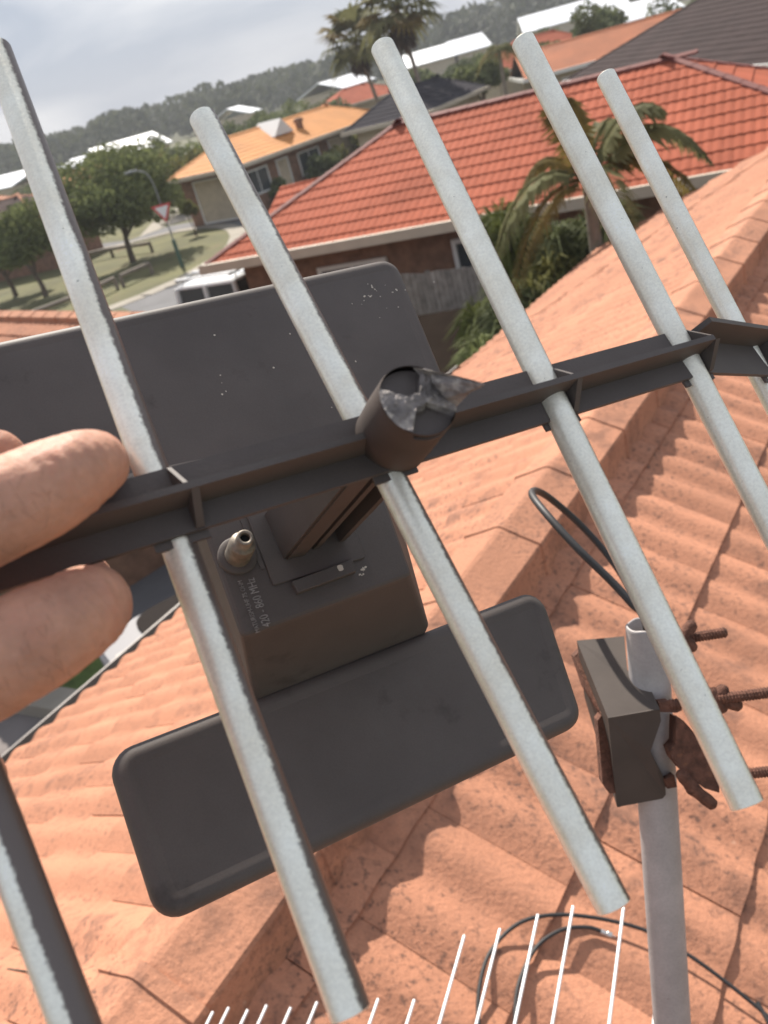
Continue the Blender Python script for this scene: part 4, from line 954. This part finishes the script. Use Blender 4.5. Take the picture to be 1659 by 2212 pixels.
mb.add(vs, fs, False); bf = part('broken_face', mb, m_break, knob, recalc=False); bf.data.materials.append(m_plastic_b)
for p_ in bf.data.polygons:
    if all((vs[i] - kf).dot(NRM) < -.0015 for i in p_.vertices): p_.material_index = 1
tp = P(1049, 829, .206)
mb = MB(); b0 = [kf + ka * (KR * x) + kb * (KR * y) + NRM * z for x, y, z in ((.30, .88, -.0005), (.62, .60, .0012), (.45, .25, .0016), (.62, -.20, .0008), (.93, -.42, -.001), (1.0, .0, -.006), (.86, .5, -.006))]
md = [b.lerp(tp, .5) + NRM * (.0008 * math.sin(k * 2.1)) + kb * (.0006 * math.cos(k * 3.3)) for k, b in enumerate(b0)]; m2 = [b.lerp(tp, .8) + NRM * (.0004 * math.cos(k * 2.7)) for k, b in enumerate(b0)]; m3 = [b.lerp(tp, .985) for b in b0]
mb.loft([b0, md, m2, m3], smooth=False); part('plastic_shard', mb, m_break, knob)

# ================================================================== HAND
hand_root = P(-330, 1330, .19)
def hpt(x, y, z): return P(x, y, z)
mbh = MB()
def digit(pts, n=18):
    ps = [hpt(x, y, z) for x, y, z, r in pts]; rs = [r for *_, r in pts]; sp = smooth_path(ps, 6); k = []
    for i in range(len(rs) - 1): k += [rs[i] + (rs[i + 1] - rs[i]) * (j / 6) for j in range(6)]
    k.append(rs[-1]); d = (sp[-1] - sp[-2]).normalized(); r = k[-1]
    for t in (.35, .65, .86, .97): sp.append(sp[len(k) - 1] + d * (r * t)); 
    base = k[-1]; k += [base * math.sqrt(1 - t * t) for t in (.35, .65, .86, .97)]
    mbh.tube(sp, k, n)
# index over the boom, middle under it, both bending away round the back
digit([(-330, 1235, .186, .0128), (-190, 1185, .184, .0122), (-60, 1128, .184, .0113), (60, 1075, .186, .0107), (125, 1040, .189, .0098), (174, 1012, .1935, .0090), (197, 1003, .200, .0084), (208, 1004, .212, .0080), (203, 1018, .226, .0076), (205, 1040, .238, .0072)])
digit([(-330, 1560, .186, .0135), (-190, 1512, .184, .0130), (-60, 1452, .184, .0122), (60, 1388, .186, .0118), (128, 1352, .189, .0110), (176, 1320, .194, .0100), (197, 1306, .201, .0094), (204, 1298, .213, .0089), (192, 1282, .227, .0082), (180, 1250, .238, .0076)])
digit([(-420, 1840, .182, .0128), (-250, 1800, .182, .012), (-150, 1750, .186, .0112), (-90, 1712, .196, .0100), (-70, 1690, .212, .0092), (-85, 1670, .228, .0084)])
digit([(-480, 2080, .180, .0112), (-360, 2040, .182, .0102), (-290, 2005, .188, .0094), (-250, 1975, .2, .0084), (-245, 1960, .214, .0076)])
digit([(-520, 1100, .205, .0145), (-380, 1040, .212, .0128), (-240, 1010, .218, .0112), (-130, 990, .220, .0102), (-50, 985, .2215, .0088), (-12, 988, .2225, .0078)])
# back of the hand and forearm
def ell(c, ax, n1=16, n2=24):
    vs = []; fs = []
    for i in range(n1 + 1):
        for j in range(n2):
            t, p = math.pi * i / n1, 2 * math.pi * j / n2; vs.append(c + ax[0] * (math.sin(t) * math.cos(p)) + ax[1] * (math.sin(t) * math.sin(p)) + ax[2] * math.cos(t))
    for i in range(n1):
        for j in range(n2): fs.append((i * n2 + j, i * n2 + (j + 1) % n2, (i + 1) * n2 + (j + 1) % n2, (i + 1) * n2 + j))
    mbh.add(vs, fs, True)
pc_ = hpt(-620, 1590, .19); dx_ = (hpt(-330, 1400, .186) - pc_).normalized(); dy_ = (hpt(-480, 2080, .18) - hpt(-330, 1235, .186)).normalized(); dz_ = dx_.cross(dy_).normalized(); dy_ = dz_.cross(dx_)
ell(pc_, (dx_ * .062, dy_ * .045, dz_ * .017)); ell(pc_ + dx_ * .022, (dx_ * .04, dy_ * .046, dz_ * .016)); ell(pc_ - dx_ * .03 - dy_ * .02, (dx_ * .045, dy_ * .03, dz_ * .018))
wr = pc_ - dx_ * .066
mbh.tube(smooth_path([pc_ - dx_ * .03, wr, wr - dx_ * .06 + V(-.02, -.02, -.02), wr + V(-.16, -.16, -.13), wr + V(-.22, -.26, -.22)], 5), [.026] * 5 + [.028] * 5 + [.032] * 5 + [.038] * 5 + [.040], 22)
# web between index and middle knuckles
mbh.tube([hpt(-330, 1235, .187), hpt(-300, 1400, .190), hpt(-330, 1560, .187)], [.012, .0115, .0125], 14)
mbh.tube([hpt(-330, 1560, .187), hpt(-390, 1700, .187), hpt(-420, 1840, .183)], [.0125, .012, .012], 14); mbh.tube([hpt(-420, 1840, .183), hpt(-450, 1960, .182), hpt(-480, 2080, .180)], [.012, .011, .011], 14)
mbh.tube([hpt(-520, 1100, .205), hpt(-560, 1300, .20), pc_], [.0145, .016, .016], 14)
me = mbh.mesh('hand_raw', hand_root); tmp = bpy.data.objects.new('tmp', me); COL.objects.link(tmp)
md_ = tmp.modifiers.new('r', 'REMESH'); md_.mode = 'VOXEL'; md_.voxel_size = .0009; sm_ = tmp.modifiers.new('s', 'SMOOTH'); sm_.factor = .5; sm_.iterations = 7
dg = bpy.context.evaluated_depsgraph_get(); me2 = bpy.data.meshes.new_from_object(tmp.evaluated_get(dg)); bpy.data.objects.remove(tmp)
# knuckle creases and skin folds
kn = [(hpt(165, 1020, .187) - hand_root, (hpt(192, 1004, .1935) - hpt(60, 1075, .186)).normalized(), .011), (hpt(170, 1322, .187) - hand_root, (hpt(192, 1306, .194) - hpt(60, 1388, .186)).normalized(), .013)]
me2.update()
nv = [v.normal.copy() for v in me2.vertices]
for v, n_ in zip(me2.vertices, nv):
    h = .0002 * noise.noise(v.co * 300) + .00045 * noise.noise(v.co * 95) + .0003 * noise.noise(v.co * 42)
    for c, ax, R in kn:
        q = v.co - c; l = q.length
        if l < R * 1.6:
            s = q.dot(ax); lat = (q - ax * s).length; wv = s + .12 * lat * lat / R + .0012 * noise.noise(v.co * 200)
            h += .00034 * math.exp(-(l / R) ** 2 * 2.) * math.sin(wv * 2 * math.pi / .0031 + 2.5 * noise.noise(v.co * 120)) + .0006 * math.exp(-(l / R) ** 2 * 2)
    v.co += n_ * h
me2.polygons.foreach_set('use_smooth', [True] * len(me2.polygons)); me2.materials.clear(); me2.materials.append(m_skin)
hand = tag(link('person', me2, None, loc=hand_root), 'hand reaching in from the left, two fingers gripping the antenna boom', 'person')

m_hair = mat('body_hair', (.05, .03, .02), .6); mb = MB(); rnd = random.Random(21)
cand = [v for v in me2.vertices if v.normal.dot(-FWD) > .35]
rnd.shuffle(cand); k = 0
for v in cand:
    x, y, z = proj(v.co + hand_root)
    if not (-40 < x < 150 and 1000 < y < 1540): continue
    n_ = v.normal; tg = (-UPV * rnd.uniform(.3, 1.) + RGT * rnd.uniform(-.2, .9)); tg = (tg - n_ * tg.dot(n_)).normalized(); p0 = v.co + hand_root; L = rnd.uniform(.002, .0045)
    p1 = p0 + tg * L * .5 + n_ * .0006; p2 = p0 + tg * L + n_ * .0005 + RGT * rnd.uniform(-.0006, .0006); mb.tube([p0, p1, p2], [.000032, .000026, .000012], 3, cap=False); k += 1
    if k > 60: break
part('finger_hair', mb, m_hair, hand, recalc=False, kind='stuff')

# ================================================================== MAST, CLAMP, CABLES, SECOND ANTENNA
mt, mq = P(1396, 1350, .685), P(1452, 2212, .772)
md = (mq - mt).normalized()
t = 0
while True:                                # run the pipe down to the roof
    q = mt + md * t
    if q.z < zC((q - EYE + V(0, 0, H)).dot(DP)) or t > 3: break
    t += .01
mbase = mt + md * t
mast = thing('antenna_mast', mbase, 'grey galvanised steel mast standing on the tiles at lower right', 'mast')
ar = md.orthogonal().normalized(); br = md.cross(ar); mb = MB(); n = 36
R = .0162
mb.loft([[mt + md * h + ar * (r * math.cos(2 * math.pi * k / n)) + br * (r * math.sin(2 * math.pi * k / n)) + (md * (.0012 * math.sin(5 * 2 * math.pi * k / n) * .5) if h < .004 else V(0, 0, 0)) for k in range(n)] for r, h in ((.0142, .20), (.0142, .001), (.0150, -.0006), (.0160, .0003), (R, .002), (R, .3), (R, t * .7), (R, t))], smooth=True, cap0=False, cap1=True)
part('pipe', mb, m_mast, mast)
mb = MB(); ff = mbase + V(0, 0, .012); mb.box(ff, DA, (DP - V(0, 0, TC)).normalized(), DA.cross((DP - V(0, 0, TC)).normalized()), .06, .06, .004); part('base_plate', mb, m_mast, mast)
clamp = thing('mast_clamp', P(1400, 1560, .69), 'dark folded bracket with rusty U bolts clamped round the mast top', 'clamp')
def cq(cx, cy, z): return P(1192.3 + cx * .28125, 1252.8 + cy * .28125, z)
mb = MB()
top = [cq(190, 465, .735), cq(555, 432, .725), cq(580, 690, .700), cq(762, 850, .682), cq(818, 965, .672), cq(828, 1000, .668), cq(430, 1062, .674), cq(388, 955, .684)]
nt_ = (top[6] - top[0]).cross(top[1] - top[0]).normalized(); nt_ = nt_ if nt_.dot(FWD) > 0 else -nt_
mb.prism(top, nt_ * .003); part('bracket_top', mb, m_bracket, clamp)
fr = [cq(430, 1060, .674), cq(828, 992, .668), cq(838, 1085, .672), cq(756, 1320, .682), cq(868, 1540, .694), cq(875, 1650, .699), cq(850, 1680, .700), cq(500, 1745, .705)]
nf_ = (fr[7] - fr[0]).cross(fr[1] - fr[0]).normalized(); nf_ = nf_ if nf_.dot(FWD) > 0 else -nf_
mb = MB(); mb.prism(fr, nf_ * .003); part('bracket_front', mb, m_bracket, clamp)
mb = MB(); bk = [cq(190, 465, .735), cq(388, 955, .686), cq(430, 1062, .677), cq(500, 1745, .707), cq(470, 1650, .735), cq(250, 900, .765)]
mb.prism(bk, (RGT * .003)); part('bracket_back', mb, m_bracket, clamp)
def rust_strip(pts, z, th, name='saddle'):
    q = [cq(x, y, zz) for (x, y), zz in zip(pts, z)]; mb = MB(); mb.prism(q, FWD * th); o = part(name, mb, m_rust, clamp); return o
rust_strip([(170, 590), (215, 545), (265, 700), (400, 1000), (380, 1040), (250, 830)], [.745, .745, .735, .70, .70, .73], .012, 'u_bolt')
rust_strip([(350, 1080), (385, 1035), (425, 1060), (450, 1300), (490, 1640), (440, 1640), (390, 1560)], [.70] * 7, .012, 'u_bolt')
rust_strip([(955, 1060), (1010, 1080), (1100, 1180), (1180, 1330), (1290, 1560), (1285, 1635), (1170, 1600), (1000, 1470), (935, 1390), (905, 1310), (950, 1260)], [.672] * 11, .016)
rust_strip([(820, 940), (900, 930), (1000, 1000), (960, 1020), (830, 1015)], [.672] * 5, .010, 'saddle_lip')
rust_strip([(865, 1535), (940, 1500), (960, 1590), (890, 1605)], [.690] * 4, .010, 'saddle_lip')
def bolt(x0, y0, x1, y1, z0, z1, r=.0042):
    a, b = cq(x0, y0, z0), cq(x1, y1, z1); d = (b - a).normalized(); L = (b - a).length; mb = MB(); k = int(L / .0012); ps = []; rs = []
    for i in range(k + 1): ps.append(a + d * (L * i / k)); rs.append(r * (1.08 if i % 2 else .9))
    rs[-1] = r * .6; mb.tube(ps, rs, 10, smooth=False); return part('bolt', mb, m_rust, clamp)
def lobe(pts, rs): mb = MB(); mb.tube(smooth_path([cq(*p) for p in pts], 4), rs, 10); return mb
def wing(c, p1, p2, z):
    mb = MB()
    for p in (p1, p2):
        a = cq(*c, z); b = cq(*p, z); mb.tube([a, a.lerp(b, .35), a.lerp(b, .7), b, b + (b - a).normalized() * .002], [.0058, .0048, .0052, .0045, .0018], 10)
    part('wing_nut', mb, m_rust, clamp)
bolt(830, 480, 1345, 400, .70, .69); wing((1010, 440), (1080, 335), (1085, 530), .69)
bolt(900, 960, 1690, 862, .675, .66); wing((1255, 905), (1330, 832), (1440, 968), .67)
bolt(1000, 1540, 1690, 1468, .68, .67); wing((1080, 1600), (1240, 1730), (985, 1480), .672)
mb = lobe([(1215, 830, .672), (1240, 900, .67), (1320, 1000, .672)], [.004, .0045, .005, .005, .0055, .006, .006, .005, .004]); part('lock_nut', mb, m_rust, clamp)

# coax looping out of the mast top
mb = MB(); lp = smooth_path([mt + md * .18, mt + md * .05, mt - md * .004, P(1366, 1305, .690), P(1320, 1255, .70), P(1245, 1182, .715), P(1180, 1110, .74), P(1150, 1070, .775), P(1158, 1060, .81), P(1190, 1078, .84), P(1250, 1130, .86), P(1310, 1196, .86), P(1360, 1270, .84), P(1400, 1360, .79), P(1418, 1460, .745), P(1425, 1560, .745), P(1440, 1800, .765), mbase.lerp(mt, .35) + FWD * .022, mbase + DA * .03 + V(0, 0, .02)], 7)
mb.tube(lp, .0034, 10)
single('coax_cable', mb, m_black, lp[20], 'black coaxial cable looping up out of the mast top', 'cable')
def onC(x, y, h=-.010): return onpl(x, y, RP(0, PR, ZR + h), (V(0, 0, 1) + DP * TC))
mb = MB(); lp = smooth_path([onC(1659 + 80, 2280), onC(1659, 2196), onC(1560, 2115), onC(1480, 2058), onC(1400, 2012), onC(1300, 1985), onC(1200, 1976), onC(1120, 1995), onC(1060, 2055), onC(1036, 2130), onC(1034, 2212), onC(1050, 2300), onC(1090, 2340), onC(1118, 2290), onC(1112, 2200), onC(1122, 2120), onC(1160, 2045), onC(1215, 2008), onC(1270, 2003), onC(1302, 2013)], 7)
mb.tube(lp, .0041, 10); e0, e1 = lp[-2], lp[-1]
coil = thing('coil_of_cable', onC(1200, 2100, 0), 'black cable coiled on the tiles with a silver plug at its end', 'cable'); part('cable', mb, m_black, coil)
dd = (e1 - e0).normalized(); mb = MB(); lathe(mb, e1, dd, [(.0048, -.004), (.0048, .008), (.0056, .009), (.0056, .018), (.0050, .019), (.0012, .0195), (.001, .026)], 12, smooth=False); part('plug', mb, m_steel, coil)
mb = MB(); mb.tube(smooth_path([onC(1636, 2165), onC(1650, 2190), onC(1690, 2260)], 5), .0045, 8); single('cable_offcut', mb, m_black, onC(1650, 2190), 'short black cable end at the lower right corner', 'cable')
# twig
mb = MB(); mb.tube([onpl(16, 2093, RP(0, PR, ZR + .04), V(0, 0, 1) - DP * TB), onpl(80, 2100, RP(0, PR, ZR + .035), V(0, 0, 1) - DP * TB)], [.0022, .0014], 6); single('twig', mb, m_bark, onpl(16, 2093, RP(0, PR, ZR + .03), V(0, 0, 1) - DP * TB), 'short dark twig lying on the tiles at lower left', 'twig')
# second antenna: white rods on a boom fixed to the mast below the frame
ZL = H - 1.30
tips = [(460, 2186), (494, 2177), (535, 2182), (576, 2172), (628, 2177), (685, 2165), (817, 2158), (895, 2160), (1003, 2021), (1080, 2007), (1162, 1976), (1238, 1958), (1347, 1961), (1415, 2178)]
vd = ray(1600, -60); vd = V(vd.x, vd.y, 0).normalized()
la = thing('rod_antenna', V(mbase.x, mbase.y, ZL), 'second antenna of thin white rods along the bottom edge', 'antenna')
q0 = onz(460, 2186, ZL) - vd * .13; q1 = onz(1347, 1961, ZL) - vd * .42; bd = (q1 - q0).normalized()
for i, (x, y) in enumerate(tips):
    tpp = onz(x, y, ZL)
    # distance from the tip back to the boom line along vd
    den = vd.x * bd.y - vd.y * bd.x; r_ = tpp - q0; k = (r_.x * bd.y - r_.y * bd.x) / den
    k = max(.05, k); mb = MB(); mb.tube([tpp, tpp - vd * k * (1.6 if i < 13 else 1.1)], .0025, 8); part('rod', mb, m_whiterod, la)
mb = MB(); mb.box((q0 + q1) / 2 + V(0, 0, -.012), bd, V(-bd.y, bd.x, 0), V(0, 0, 1), (q1 - q0).length / 2 + .25, .009, .009); part('boom', mb, m_whiterod, la)
pm = mt + md * ((ZL - mt.z) / md.z); e = q1 + bd * .2
mb = MB(); mb.tube([e + V(0, 0, -.012), pm], .008, 8); part('arm', mb, m_mast, la)

# ================================================================== HAZE
mh = bpy.data.materials.new('haze'); mh.use_nodes = True; t = mh.node_tree; t.nodes.remove(t.nodes['Principled BSDF'])
pv = t.nodes.new('ShaderNodeVolumePrincipled'); pv.inputs['Color'].default_value = (.86, .89, .93, 1); pv.inputs['Density'].default_value = .0008
t.links.new(pv.outputs[0], t.nodes['Material Output'].inputs['Volume'])
mb = MB(); mb.abox((-650, -50, -1), (650, 640, 26)); hz_ = link('haze', mb.mesh('haze'), mh, kind='stuff'); tag(hz_, 'faint pale haze over the distant suburb', 'haze')
